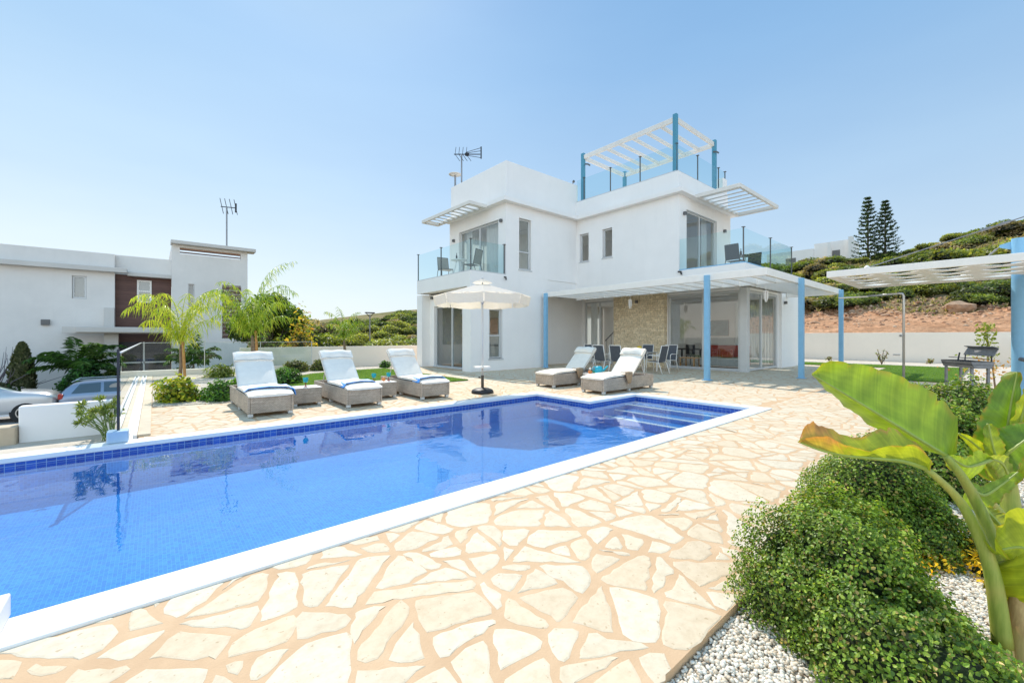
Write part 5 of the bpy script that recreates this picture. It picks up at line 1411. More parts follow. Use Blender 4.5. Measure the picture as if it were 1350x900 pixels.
# ------------------------------------------------------------------ cars
def car(name, label, loc, L, H, paint, st, wins, wheels, light_c, extra):
    t = thing(name, label, 'car', loc)
    vs = []; fs = []; W = .89; n = 13
    for (x, zl, zb, zt, wb, wt) in st:
        half = [(wb*.90, zl), (wb*.985, zl+.16), (wb, zl+.36), (wb*.985, zb-.05), (wb*.95, zb), (wt, zt-.05), (wt*.82, zt)]
        vs += [(x, -a, z) for a, z in half] + [(x, 0, zt+.015)] + [(x, a, z) for a, z in half[::-1]]
    k = 15; m = len(st)
    for i in range(m-1):
        for j in range(k-1): a = i*k+j; fs.append((a, a+1, a+k+1, a+k)[::-1])
        fs.append((i*k, i*k+k-1, (i+1)*k+k-1, (i+1)*k)[::-1])
    fs.append(tuple(range(k))); fs.append(tuple((m-1)*k+j for j in range(k-1, -1, -1)))
    o = MB().add(vs, fs).build('body', paint, t, smooth=True, sub=1, local=True)
    xs_ = [s[0] for s in st]
    def side(x, f, off):
        for a, b in zip(st[:-1], st[1:]):
            if a[0] <= x <= b[0]:
                q = (x-a[0])/(b[0]-a[0]); g = [a[i]*(1-q)+b[i]*q for i in range(6)]
                return (x, -(g[4]*.95*(1-f)+g[5]*f) - off, g[2]*(1-f)+(g[3]-.05)*f)
    dg = glassmat('car_glass', (.10, .20, .20), .12)
    for wv in wins:
        for sgn in (1, -1):
            p = [side(x, f, .012) for x, f in wv]
            mb = MB(); mb.add([(a, b*sgn, c) for a, b, c in p], [tuple(range(len(p)))] if sgn > 0 else [tuple(range(len(p)-1, -1, -1))])
            mb.build('side_window', dg, t, local=True)
    for (x, r) in wheels:
        for sgn in (-1, 1):
            y = sgn*.80
            mb = MB(); mb.tube([(x, y-.11, r), (x, y+.11, r)], r, 28); w_ = mb.build('wheel', M['rubber'], t, local=True, bevel=.02)
            mb = MB(); yo = y+sgn*.113
            for q in range(5):
                a = q*1.2566; mb.bar((x, yo, r), (x+r*.62*math.cos(a), yo, r+r*.62*math.sin(a)), .06, .02)
            for q in range(24):
                a = q*math.pi/12; b2 = (q+1)*math.pi/12
                mb.bar((x+r*.64*math.cos(a), yo, r+r*.64*math.sin(a)), (x+r*.64*math.cos(b2), yo, r+r*.64*math.sin(b2)), .04, .03)
            mb.build('rim', M['chrome'], w_, local=True)
            mb = MB(); mb.tube([(x, sgn*.80, r), (x, sgn*.868, r)], r+.05, 28); mb.build('wheel_arch', M['black'], t, local=True)
    extra(t, side)
    return t
silver = carpaint('silver_paint', (.55, .56, .57)); bluep = carpaint('blue_grey_paint', (.22, .28, .38))
def suv_x(t, side):
    for s in (-1, 1):
        mb = MB(); mb.lathe([(0, -.12), (.09, -.06), (.10, .04), (0, .1)], (.55, s*1.0, 1.08), 12); mb.build('wing_mirror', M['galv'] if False else silver, t, smooth=True, local=True)
        mb = MB(); mb.box(2.0, 2.22, min(s*.6, s*.82), max(s*.6, s*.82), .86, 1.0); mb.build('headlight', M['railc'], t, bevel=.05, local=True)
        mb = MB(); mb.box(-.42, -.22, min(s*.885, s*.905), max(s*.885, s*.905), .88, .92); mb.build('door_handle', M['chrome'], t, local=True)
    mb = MB(); mb.box(2.2, 2.27, -.45, .45, .55, .82); mb.build('grille', M['black'], t, bevel=.02, local=True)
    p = [side(.58, .1, 0), side(.12, .95, 0)]
    mb = MB(); mb.add([(1.24, -.66, 1.20), (1.24, .66, 1.20), (.42, .56, 1.565), (.42, -.56, 1.565)], [(0, 1, 2, 3)]); mb.build('windscreen', glassmat('windscreen_glass', (.12, .16, .15), .15), t, local=True)
suv_st = [(-2.2, .35, .9, 1.0, .80, .70), (-2.1, .30, .98, 1.35, .86, .62), (-1.7, .28, 1.02, 1.60, .89, .64), (-.6, .28, 1.02, 1.66, .90, .66), (.2, .28, 1.01, 1.60, .90, .62), (.75, .28, 1.06, 1.38, .90, .66), (1.2, .28, 1.07, 1.18, .90, .78), (1.75, .28, 1.05, 1.16, .89, .76), (2.12, .30, .98, 1.07, .84, .68), (2.25, .38, .75, .85, .76, .60)]
car('parked_suv', 'silver four wheel drive car parked behind the stone wall at the left edge', (-5.25, 26.0, -2.06), 4.5, 1.68, silver, suv_st,
    [[(-.45, .08), (.62, .08), (.18, .88), (-.45, .92)], [(-1.5, .08), (-.55, .08), (-.55, .92), (-1.4, .9)]], [(1.38, .37), (-1.3, .37)], None, suv_x)
def est_x(t, side):
    for s in (-1, 1):
        mb = MB(); mb.tube([(-1.9, s*.6, 1.46), (-1.75, s*.6, 1.54), (.1, s*.58, 1.55), (.3, s*.58, 1.48)], .018, 6); mb.build('roof_rail', M['chrome'], t, local=True)
        mb = MB(); mb.box(-2.28, -2.12, min(s*.62, s*.84), max(s*.62, s*.84), .78, 1.0); mb.build('tail_light', M['red'], t, bevel=.03, local=True)
    mb = MB(); mb.add([(-2.245, -.62, .98), (-2.245, .62, .98), (-1.98, .52, 1.40), (-1.98, -.52, 1.40)], [(3, 2, 1, 0)]); mb.build('rear_window', glassmat('rear_glass', (.06, .08, .08), .12), t, local=True)
    mb = MB(); mb.lathe([(.0, 0)], (0, 0, 0), 3) if False else None
    c = side(-.42, .5, .02)
    for q in range(1):
        pts = [(c[0]+.33*math.cos(a), c[1]-.012, c[2]+.15*math.sin(a)) for a in np.linspace(0, 2*math.pi, 25)[:-1]]
        MB().add(pts, [tuple(range(24))]).build('window_oval', M['greyf'], t, local=True)  # made-up oval laid over the side window
est_st = [(-2.3, .40, .78, .90, .80, .72), (-2.2, .32, .93, 1.05, .85, .70), (-1.95, .30, .95, 1.44, .87, .60), (-1.2, .30, .96, 1.50, .88, .61), (0, .30, .95, 1.51, .88, .61), (.5, .30, .94, 1.40, .88, .60), (1.05, .30, .93, 1.06, .88, .70), (1.7, .30, .88, .96, .86, .70), (2.2, .35, .74, .8, .76, .6)]
car('parked_estate', 'blue grey estate car with roof rails parked behind the low white wall', (-.72, 26.0, -2.06), 4.5, 1.5, bluep, est_st,
    [[(-1.9, .10), (-1.02, .10), (-1.02, .90), (-1.66, .90)], [(-.92, .08), (.0, .08), (.0, .92), (-.92, .92)], [(.08, .08), (.88, .1), (.5, .85), (.08, .92)]], [(1.35, .32), (-1.35, .32)], None, est_x)

# ------------------------------------------------------------------ plants
YG = [(.42, .47, .05), (.30, .40, .04), (.52, .52, .08)]
MG = [(.06, .15, .02), (.09, .20, .03), (.04, .10, .015)]
DG = [(.025, .06, .015), (.04, .09, .02), (.06, .11, .03)]
OL = [(.10, .13, .035), (.15, .17, .04), (.07, .10, .03), (.17, .15, .06)]
def frond(c, az, el, L, droop, nl, ll, cols, hang=.5, parent=None, lw_=.025, r=rng, arch=False):
    """feather frond: one mesh with rachis and leaflets"""
    c = np.array(c, float); n = 14; pts = [c]; e = el
    for i in range(n):
        d = np.array([math.cos(az)*math.cos(e), math.sin(az)*math.cos(e), math.sin(e)])
        pts.append(pts[-1]+d*L/n); e -= droop/n*((.2+1.7*(i/n)) if not arch else (.05+2.4*(i/n)**1.6))
    pts = np.array(pts); side = np.array([-math.sin(az), math.cos(az), 0])
    P = []; D = []; Nn = []; LL = []
    for i in range(nl):
        f = .14+.86*i/nl; k = min(n-1, int(f*n)); q = f*n-k; p = pts[k]*(1-q)+pts[k+1]*q; t = pts[k+1]-pts[k]; t = t/np.linalg.norm(t)
        for s in (-1, 1):
            d = side*s*(.8+r.normal(0, .3)) + t*(.5+r.normal(0, .35)) + np.array([0, 0, -hang*r.uniform(.0, 1.0)+r.normal(0, .15)])
            P.append(p); D.append(d); Nn.append(np.cross(t, side*s)*s + np.array([0, 0, .3])); LL.append(ll*(.35+.65*math.sin(math.pi*min(1, .12+f*.9)))*r.uniform(.8, 1.15))
    P = np.array(P); col = palette(len(P), cols, [2, 2, 1])
    V, F, C = blade_arrays(P, np.array(D), np.array(LL), lw_, col, .75) if arch else leaf_arrays(P, np.array(D), np.array(Nn), np.array(LL), lw_, col, .35)
    # rachis ribbon
    w = np.linspace(.016, .003, n+1)[:, None]; up = np.array([0, 0, 1.])
    A = pts-side*w; B = pts+side*w; Cc = pts-up*w
    b = len(V); V = np.concatenate([V, A, B, Cc]); m = n+1
    F2 = np.array([(b+i, b+i+1, b+m+i+1, b+m+i) for i in range(n)] + [(b+m+i, b+m+i+1, b+2*m+i+1, b+2*m+i) for i in range(n)] + [(b+2*m+i, b+2*m+i+1, b+i+1, b+i) for i in range(n)])
    C = np.concatenate([C, np.tile(np.array(cols[0])*1.0, (3*m, 1))])
    off = parent.location
    return np_mesh('frond', V, np.concatenate([F, F2]), M['leaf'], parent, col=C, off=off)
def palm(name, label, base, top, specs, cols, stake=None, tr=.05, ll=.42, hang=.5, lean=0, stems=1, nl=44, group=None, lw_=.025, arch=False):
    t = thing(name, label, 'palm', base, group=group)
    for s in range(stems):
        o = Vector((.09*s, -.04*s, 0)); b = Vector(base)+o; e = Vector(top)+o*.3
        mb = MB(); mb.tube([b, b.lerp(e, .4)+Vector((.02, .01, 0)), b.lerp(e, .75), e], [tr*1.2, tr, tr*.85, tr*.5], 8); mb.build('trunk', M['bark'], t, smooth=True)
    if stake: mb = MB(); mb.tube([Vector(base)+Vector(stake[:3]), Vector(base)+Vector((stake[0]*.6, stake[1], stake[3]))], .04, 8); mb.build('stake', M['stake'], t)
    for (az, el, L, dr) in specs: frond(top, R(az), R(el), L, dr, nl, ll, cols, hang, t, lw_, arch=arch)
    return t
# screen right = azimuth -40.5 deg, away = 49.5 deg, screen left = 139.5 deg
palm('palm_tree', 'yellow green feather palm at left with drooping fronds, tied to an orange stake', (.64, 17.2, .01), (.66, 17.2, 1.05),
     [(150, 80, 2.5, 2.9), (165, 68, 2.2, 2.9), (120, 84, 2.4, 2.6), (-30, 80, 2.6, 2.9), (-50, 66, 2.4, 2.7), (-10, 85, 2.5, 2.7), (60, 74, 2.1, 2.6), (-120, 70, 2.0, 2.9), (200, 80, 2.3, 2.8), (-40, 55, 1.7, 2.4), (140, 55, 1.7, 2.5), (-80, 82, 2.3, 2.6), (145, 74, 2.4, 3.1), (-38, 74, 2.7, 3.0)], YG, (.12, -.1, 0, 1.15), .045, .40, 1.0, nl=40, lw_=.022, arch=True)
palm('palm_tree', 'tall dense green feather palm behind the leftmost lounger, with an orange stake', (2.62, 17.0, .01), (2.6, 17.0, 1.35),
     [(-30, 80, 3.2, 1.5), (-55, 74, 2.6, 2.3), (150, 72, 2.5, 2.6), (130, 80, 2.7, 2.3), (-45, 64, 2.2, 2.5), (165, 60, 2.0, 2.6), (90, 76, 2.5, 2.2), (-100, 70, 2.1, 2.5), (-20, 86, 3.0, 1.5), (200, 76, 2.3, 2.5), (-35, 48, 1.6, 2.0), (142, 48, 1.7, 2.1), (30, 66, 2.1, 2.3), (-42, 72, 2.6, 2.6), (138, 66, 2.3, 2.6)], [(.28, .38, .05), (.20, .31, .04), (.40, .44, .07)], (.14, -.12, 0, 1.5), .05, .40, .85, stems=2, nl=42, lw_=.022, arch=True)
palm('palm_tree', 'small slender palm in front of the cream garden wall', (5.75, 16.9, .01), (5.7, 16.9, 1.2),
     [(150, 80, 1.45, 2.0), (130, 66, 1.1, 2.5), (-40, 70, 1.2, 2.6), (-20, 84, 1.4, 2.0), (60, 75, 1.2, 2.2), (-100, 66, 1.1, 2.4), (100, 86, 1.5, 1.4), (-60, 52, 1.0, 2.2)], [(.22, .32, .03), (.16, .27, .03), (.30, .35, .05)], None, .03, .30, .7, stems=2, nl=32, lw_=.022, arch=True)
CY = [(.06, .13, .03), (.09, .18, .045), (.035, .08, .02)]
palm('cycad_palm', 'dark feathery garden palm against the white wall of the neighbour house', (-2.9, 31, -2.06), (-2.9, 31, -.35),
     [(10, 62, 2.3, 1.6), (60, 65, 2.2, 1.6), (140, 35, 2.4, 1.1), (165, 60, 2.0, 2.0), (200, 40, 2.2, 1.5), (-40, 45, 2.3, 1.4), (-60, 70, 2.2, 1.6), (-80, 30, 2.0, 1.2), (-15, 30, 2.2, 1.2), (110, 75, 2.2, 1.2), (185, 20, 1.9, 1.2), (-45, 20, 2.0, 1.0)], CY, None, .12, .55, .25, nl=48, lw_=.05)
palm('cycad_palm', 'dark small palm seen through the glass fence below the slotted tower', (1.55, 27, -2.06), (1.55, 27, -.1),
     [(140, 45, 1.6, 1.8), (160, 65, 1.6, 1.8), (-40, 45, 1.6, 1.8), (-20, 65, 1.6, 1.8), (90, 70, 1.6, 1.6), (-90, 60, 1.6, 1.8), (40, 50, 1.5, 1.8), (200, 35, 1.4, 1.8), (-70, 30, 1.4, 1.6), (60, 88, 1.7, .4)], CY, None, .08, .45, .3, nl=36, lw_=.045)

def shrub(name, label, c, rad, nl, size, cols, w=(2, 2, 1), cat='shrub', group=None, **k):
    t = thing(name, label, cat, c, group=group)
    mound(t, c, rad, nl, size, cols, w, **k)
    return t
HB = [(.095, .165, .015), (.155, .245, .028), (.27, .34, .06), (.36, .27, .10), (.05, .095, .012)]
HW = (4, 4, 2.5, 1., 2)
gb = 'clipped green mounds along the right edge of the paving'
b1 = thing('hedge_mound', 'biggest nearest clipped green leafy mound in the bottom right corner', 'shrub', (2.38, .45, -.04), group=gb)
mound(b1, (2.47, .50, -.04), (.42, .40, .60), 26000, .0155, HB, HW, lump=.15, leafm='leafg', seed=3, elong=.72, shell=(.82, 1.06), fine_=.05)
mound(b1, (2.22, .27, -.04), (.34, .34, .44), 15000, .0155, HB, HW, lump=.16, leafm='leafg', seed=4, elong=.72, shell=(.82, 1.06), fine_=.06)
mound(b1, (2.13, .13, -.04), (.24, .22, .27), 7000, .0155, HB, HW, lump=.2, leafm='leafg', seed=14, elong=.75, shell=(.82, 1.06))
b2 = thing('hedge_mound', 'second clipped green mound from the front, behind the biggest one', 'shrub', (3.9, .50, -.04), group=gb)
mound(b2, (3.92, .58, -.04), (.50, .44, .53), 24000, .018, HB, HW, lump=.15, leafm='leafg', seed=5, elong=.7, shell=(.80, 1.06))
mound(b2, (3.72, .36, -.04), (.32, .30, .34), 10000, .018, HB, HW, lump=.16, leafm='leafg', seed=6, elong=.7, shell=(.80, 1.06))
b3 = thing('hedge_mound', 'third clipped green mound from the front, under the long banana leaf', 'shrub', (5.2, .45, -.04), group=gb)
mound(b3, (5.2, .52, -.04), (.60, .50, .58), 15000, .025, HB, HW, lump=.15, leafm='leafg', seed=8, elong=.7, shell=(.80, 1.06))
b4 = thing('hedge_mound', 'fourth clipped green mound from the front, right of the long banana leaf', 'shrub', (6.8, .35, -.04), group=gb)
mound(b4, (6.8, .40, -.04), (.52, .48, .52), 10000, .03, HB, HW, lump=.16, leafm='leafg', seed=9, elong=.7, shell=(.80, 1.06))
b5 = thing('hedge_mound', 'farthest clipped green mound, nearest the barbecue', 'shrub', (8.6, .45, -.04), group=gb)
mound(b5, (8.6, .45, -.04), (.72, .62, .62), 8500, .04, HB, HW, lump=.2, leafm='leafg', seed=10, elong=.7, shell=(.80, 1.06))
YL = [(.75, .50, .02), (.62, .40, .02), (.80, .60, .06)]
ys_ = thing('yellow_groundcover', 'bright yellow low plant on the white gravel behind the banana stems', 'plant', (3.7, .08, -.045))
for i, (x, y, q) in enumerate([(3.72, .14, .17), (3.55, .0, .16), (3.95, -.05, .2), (3.45, .25, .09), (3.75, -.2, .16), (3.3, .33, .06)]):
    mound(ys_, (x, y, -.045), (q, q, .09+q*.25), int(60+5500*q*q*3), .026, YL, (2, 1, 2), lump=.3, core='corel', seed=20+i, elong=.45, shell=(.5, 1.1))
shrub('croton_shrub', 'yellow green shrub on the white gravel below the left palm', (.38, 10.75, .01), (.36, .36, .46), 1400, .085, [(.42, .42, .03), (.26, .34, .03), (.10, .18, .02), (.5, .46, .08)], (3, 3, 2, 1), seed=31, elong=.45, low=.05, shell=(.6, 1.08), lump=.2)
shrub('low_shrub', 'spreading dark green shrub just left of the leftmost lounger', (1.25, 10.6, .01), (.55, .6, .40), 2400, .07, MG, seed=32, elong=.5, shell=(.75, 1.05), lump=.2)
shrub('spiky_plant', 'small pale green plant on gravel near the back kerb of the glass fence', (1.62, 16.2, .01), (.42, .42, .42), 500, .16, [(.22, .28, .06), (.16, .22, .04), (.3, .33, .12)], seed=33, elong=.2, core='corel', shell=(.4, 1.05))
shrub('low_shrub', 'dark green low shrub at the left end of the small lawn', (2.75, 12.9, .01), (.45, .5, .42), 1100, .08, MG, seed=34, elong=.5)
shrub('low_shrub', 'small round shrub at the wall behind the leftmost lounger', (4.0, 17.0, .01), (.42, .42, .40), 700, .09, OL, seed=35, elong=.5)
shrub('low_shrub', 'small round shrub at the wall left of the middle lounger', (4.95, 17.0, .01), (.42, .42, .40), 700, .09, OL, seed=36, elong=.5)
shrub('low_shrub', 'tiny plant by the wall between the middle and right loungers', (7.4, 16.9, .01), (.22, .22, .25), 200, .09, MG, seed=37, elong=.4)
shrub('columbine_shrub', 'yellow orange croton bush behind the glass fence end', (4.9, 20.6, -1.6), (1.1, 1.0, 3.2), 2600, .2, [(.42, .30, .05), (.46, .36, .06), (.22, .26, .04), (.34, .18, .05)], (2, 2, 3, 1), seed=38, elong=.4, lump=.25, shell=(.75, 1.08))
shrub('hedge_bush', 'green leafy bush between the croton and the palms', (3.7, 21.5, -2.0), (1.0, 1.0, 2.8), 2200, .2, [(.12, .18, .03), (.2, .24, .04), (.07, .12, .02)], seed=39, elong=.45, lump=.3)
shrub('hedge_bush', 'bright green bush behind the cream garden wall left of the small palm', (6.6, 23, -1.4), (1.3, 1.2, 3.0), 2200, .2, [(.14, .2, .03), (.2, .25, .04), (.09, .14, .02)], seed=40, elong=.45, lump=.3)
shrub('garden_bush', 'dark glossy bush below the cycad palm at the neighbour house', (-2.75, 30.2, -2.06), (1.0, .9, 1.75), 2400, .2, [(.03, .10, .02), (.05, .15, .03), (.02, .06, .01)], seed=41, elong=.45, lump=.2)
shrub('garden_bush', 'strappy green bush behind the estate car', (-1.5, 30.4, -2.06), (1.0, .8, 1.75), 1500, .5, [(.10, .17, .05), (.16, .22, .07), (.06, .11, .03)], seed=42, elong=.1, shell=(.5, 1.0), droop=.5)
shrub('garden_bush', 'green bush seen through the glass fence beside the dark small palm', (1.2, 26.5, -2.06), (1.7, 1.0, 1.7), 2600, .2, [(.04, .11, .02), (.07, .16, .03), (.02, .06, .01)], seed=43, elong=.45, lump=.2)
def cone_tree(name, label, c, r_, h_, cols, seed):
    t = thing(name, label, 'tree', c); r = np.random.default_rng(seed); k = 2600
    z = r.uniform(0, 1, k)**1.1; a = r.uniform(0, 6.28, k); rad = r_*np.minimum(1, (1-z)*2.2)**.7*np.minimum(1, .55+z*3)*r.uniform(.75, 1.05, k)
    pos = np.c_[c[0]+rad*np.cos(a), c[1]+rad*np.sin(a), c[2]+.1+z*h_]; n = np.c_[np.cos(a), np.sin(a), r.normal(.2, .3, k)]
    d = np.c_[np.cos(a)*.4, np.sin(a)*.4, np.full(k, 1.)]+r.normal(0, .3, (k, 3))
    V, F, C = leaf_arrays(pos, d, n, .18, .09, palette(k, cols, [1]*len(cols), .25), .1)
    np_mesh('crown', V, F, M['leaf'], t, col=C, off=c)
    mb = MB(); mb.lathe([(.0, 0), (r_*.7, .15), (r_*.75, h_*.5), (r_*.3, h_*.85), (0, h_*.97)], c, 14); mb.build('inner_twigs', M['core'], t, smooth=True)
cone_tree('cypress_tree', 'slim grey green conical conifer behind the silver car', (-4.95, 31.5, -2.06), .42, 2.9, [(.10, .12, .06), (.14, .15, .08), (.07, .09, .04)], 3)
t = thing('bare_shrub', 'leafless purplish grey shrub at the far left edge by the neighbour wall', 'shrub', (-6.0, 31.5, -2.06))
r = np.random.default_rng(5); mb = MB()
for i in range(70):
    a = r.uniform(0, 6.28); e = r.uniform(.5, 1.5); p = np.array([-6.0, 31.5, -2.0]); pts = [tuple(p)]
    for q in range(4): d = np.array([math.cos(a)*math.cos(e), math.sin(a)*math.cos(e), math.sin(e)]); p = p+d*.75; pts.append(tuple(p)); a += r.normal(0, .5); e += r.normal(0, .25)
    mb.tube(pts, [.03, .025, .02, .014, .006], 4)
mb.build('branches', mat('grey_twigs', (.17, .14, .15), .9, var=.2), t)
# papyrus by the pool edge
t = thing('papyrus', 'clump of papyrus stems with spiky heads at the pool edge beside the glass fence post', 'plant', (-.42, 7.4, -.02))
r = np.random.default_rng(9); mb = MB(); P = []; D = []
for i in range(30):
    a = R(139.5)+r.normal(0, .9) ; el = r.uniform(.65, 1.45); L = r.uniform(.30, .58)
    b = np.array([-.42+r.normal(0, .05), 7.42+r.normal(0, .06), -.02]); d = np.array([math.cos(a)*math.cos(el), math.sin(a)*math.cos(el), math.sin(el)])
    m_ = b+d*L*.5+np.array([0, 0, .03]); e = b+d*L
    if e[0] > -.33: continue
    mb.tube([tuple(b), tuple(m_), tuple(e)], [.006, .005, .003], 5)
    for k in range(22): P.append(e); D.append(unit(r.normal(size=(1, 3)))[0]+np.array([0, 0, .25])+d*.4)
mb.build('stems', mat('papyrus_stem', (.16, .22, .05), .6), t)
P = np.array(P); D = np.array(D); V, F, C = leaf_arrays(P, D, unit(r.normal(size=P.shape)), 0.075, .009, palette(len(P), [(.17, .24, .06), (.26, .31, .10), (.11, .17, .04)], [2, 2, 1]), .3)
np_mesh('leaf_heads', V, F, M['leaf'], t, col=C, off=t.location)
# broad dark tree behind the second palm
def tree(name, label, base, h_, cr, cols, seed, nl=5000, size=.22, group=None, trunk=.12, ch=.55):
    t = thing(name, label, 'tree', base, group=group); r = np.random.default_rng(seed); B = np.array(base, float)
    mb = MB(); top = B+np.array([0, 0, h_*(1-ch)]); mb.tube([tuple(B), tuple((B+top)/2+r.normal(0, .06, 3)), tuple(top)], [trunk, trunk*.85, trunk*.7], 8)
    cl = []
    for i in range(16):
        u = unit(r.normal(size=(1, 3)))[0]; u[2] = abs(u[2])*.9-.25
        c = B+np.array([0, 0, h_*(1-ch*.55)])+u*np.array([cr, cr, h_*ch*.5])*r.uniform(.45, .85); cl.append(c)
        mb.tube([tuple(top-np.array([0, 0, .2])), tuple((top+c)/2+np.array([0, 0, .1])), tuple(c)], [trunk*.5, trunk*.3, trunk*.1], 6)
    mb.build('trunk', M['barkd'], t, smooth=True)
    cl = np.array(cl); idx = r.integers(0, len(cl), nl); u = unit(r.normal(size=(nl, 3))); rad = cr*.42*r.uniform(.3, 1, nl)**.5
    pos = cl[idx]+u*rad[:, None]*np.array([1, 1, .8]); nn = unit(u+r.normal(0, .6, (nl, 3))+np.array([0, 0, .4])); d = np.cross(nn, r.normal(size=(nl, 3)))
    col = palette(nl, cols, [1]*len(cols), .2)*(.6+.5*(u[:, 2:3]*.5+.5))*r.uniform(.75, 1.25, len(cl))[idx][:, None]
    V, F, C = leaf_arrays(pos, d, nn, size*r.uniform(.6, 1.2, nl), size*.5, col, .2)
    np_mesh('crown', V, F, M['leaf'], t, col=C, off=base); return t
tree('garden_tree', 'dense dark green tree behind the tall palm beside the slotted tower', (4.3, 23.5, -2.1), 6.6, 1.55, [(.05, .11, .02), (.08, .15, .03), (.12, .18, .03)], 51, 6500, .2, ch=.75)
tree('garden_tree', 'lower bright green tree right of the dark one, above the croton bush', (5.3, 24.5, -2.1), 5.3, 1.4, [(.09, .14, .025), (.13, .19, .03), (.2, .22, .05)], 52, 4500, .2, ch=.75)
# vine by the barbecue
t = thing('young_climber', 'thin young climbing plant tied up behind the barbecue', 'plant', (16.2, .25, -.03))
mb = MB(); r = np.random.default_rng(12)
mb.tube([(16.2, .25, -.03), (16.22, .22, .7), (16.2, .24, 1.35)], [.02, .016, .008], 6); mb.tube([(16.3, .1, -.03), (16.25, .16, .7), (16.2, .22, 1.2)], [.02, .016, .008], 6); mb.build('stem', M['bark'], t)
k = 420; z = r.uniform(.25, 1.65, k); sp = .09+.22*np.exp(-((z-.45)/.3)**2); P = np.c_[16.2+r.normal(0, sp), .25+r.normal(0, sp), z]
low_ = z < .75; cc = np.where(low_[:, None], palette(k, [(.5, .26, .08), (.55, .34, .14), (.3, .28, .06)], [2, 2, 1]), palette(k, [(.28, .33, .06), (.18, .24, .04)], [1, 1]))
V, F, C = leaf_arrays(P, r.normal(size=(k, 3)), unit(r.normal(size=(k, 3))+np.array([0, 0, .5])), .075, .045, cc, .2); np_mesh('leaves', V, F, M['leaf'], t, col=C, off=t.location)
# small plants on the far gravel strip
for i, (x, y, q, l) in enumerate([(25.6, 3.6, .5, 'curly wilted twig plant against the boundary wall right of the shower'), (27.5, 6.0, .22, 'tiny plant at the foot of the boundary wall behind the rear blue post'), (28.0, 2.2, .22, 'tiny plant at the foot of the boundary wall left of the barbecue'), (16.3, 2.75, .35, 'small leafy seedling at the lawn corner above the banana leaf tip')]):
    t = thing('small_plant', l, 'plant', (x, y, .02)); mb = MB(); P = []
    for k in range(7):
        a = k*.9+i; b = np.array([x, y, .02]); e = b+np.array([math.cos(a)*q*.4, math.sin(a)*q*.4, q*(1.5 if i == 0 else 1)*(.5+.5*((k*37) % 10)/10)])
        mb.tube([tuple(b), tuple((b+e)/2+np.array([math.sin(a)*q*.2, 0, 0])), tuple(e)], .012, 5); P += [e, e*.7+b*.3, e*.5+b*.5]*3
    mb.build('stem', M['barkd'], t); P = np.array(P)+rng.normal(0, .03, (len(P), 3))
    V, F, C = leaf_arrays(P, rng.normal(size=P.shape), unit(rng.normal(size=P.shape)), .09, .05, palette(len(P), [(.2, .2, .07), (.13, .18, .04), (.2, .12, .06)], [1, 1, 1]), .2); np_mesh('leaves', V, F, M['leaf'], t, col=C, off=t.location)

# ------------------------------------------------------------------ hillside
hb = thing('hill_house', 'distant white flat roofed building on the hilltop left of the twin pines', 'house', (85, 19, 12.5))
mb = MB(); mb.box(84, 90, 20.5, 27.5, 10, 16.1); mb.box(84.5, 90, 15.5, 20.49, 10, 16.9); mb.box(83.2, 84.4, 15.2, 15.7, 10, 17.1); mb.box(83.5, 84, 18, 18.5, 10, 16.7); mb.build('wall', M['white'], hb)
mb = MB(); mb.box(83.9, 83.99, 23, 24.5, 13.4, 14.9); mb.box(84.4, 84.49, 17, 18, 14, 15.4); mb.build('window', M['alud'], hb)
def scrub(seed, cols, size=.13, n=3200):
    r = np.random.default_rng(seed); cl = [(0, 0, .15, .8)] + [(r.normal(0, .42), r.normal(0, .42), r.uniform(.1, .5), r.uniform(.35, .6)) for _ in range(8)]
    cl = np.array(cl); idx = r.choice(len(cl), n, p=cl[:, 3]**2/sum(cl[:, 3]**2)); u = unit(r.normal(size=(n, 3))); u[:, 2] = np.abs(u[:, 2])*1.0-.1
    pos = cl[idx, :3]+u*(cl[idx, 3]*r.uniform(.65, 1.05, n))[:, None]*np.array([1, 1, .85]); nn = unit(u+r.normal(0, .6, (n, 3))+np.array([0, 0, .4])); d = np.cross(nn, r.normal(size=(n, 3)))+u*.5
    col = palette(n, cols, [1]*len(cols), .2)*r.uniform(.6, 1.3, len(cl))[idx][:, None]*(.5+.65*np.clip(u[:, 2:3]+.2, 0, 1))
    V, F, C = leaf_arrays(pos, d, nn, size*r.uniform(.6, 1.2, n), size*.6, col, .15)
    cv = []; cf = []
    for c in cl:
        b = len(cv)
        for j in range(6):
            for i in range(8):
                th = -.3+(math.pi/2+.3)*j/5; cv.append((c[0]+c[3]*.72*math.cos(th)*math.cos(i*.785), c[1]+c[3]*.72*math.cos(th)*math.sin(i*.785), c[2]+c[3]*.62*math.sin(th)))
        cf += [(b+j*8+i, b+j*8+(i+1) % 8, b+(j+1)*8+(i+1) % 8, b+(j+1)*8+i) for j in range(5) for i in range(8)]
    b = len(V); V = np.concatenate([V, np.array(cv)]); F = np.concatenate([F, np.array(cf)+b]); C = np.concatenate([C, np.tile(np.array([.012, .018, .008]), (len(cv), 1))])
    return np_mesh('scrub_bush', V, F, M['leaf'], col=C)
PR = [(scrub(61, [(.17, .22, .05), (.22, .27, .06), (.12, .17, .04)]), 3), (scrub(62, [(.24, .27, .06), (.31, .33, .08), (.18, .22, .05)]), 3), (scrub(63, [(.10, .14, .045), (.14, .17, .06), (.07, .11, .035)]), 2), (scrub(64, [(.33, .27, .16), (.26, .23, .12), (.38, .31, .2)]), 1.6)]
r = random.Random(4); used = set(); cnt = 0; lab = 'olive green scrub bush growing among others on the wild hillside'; grp = 'scrub bushes on the hillside'
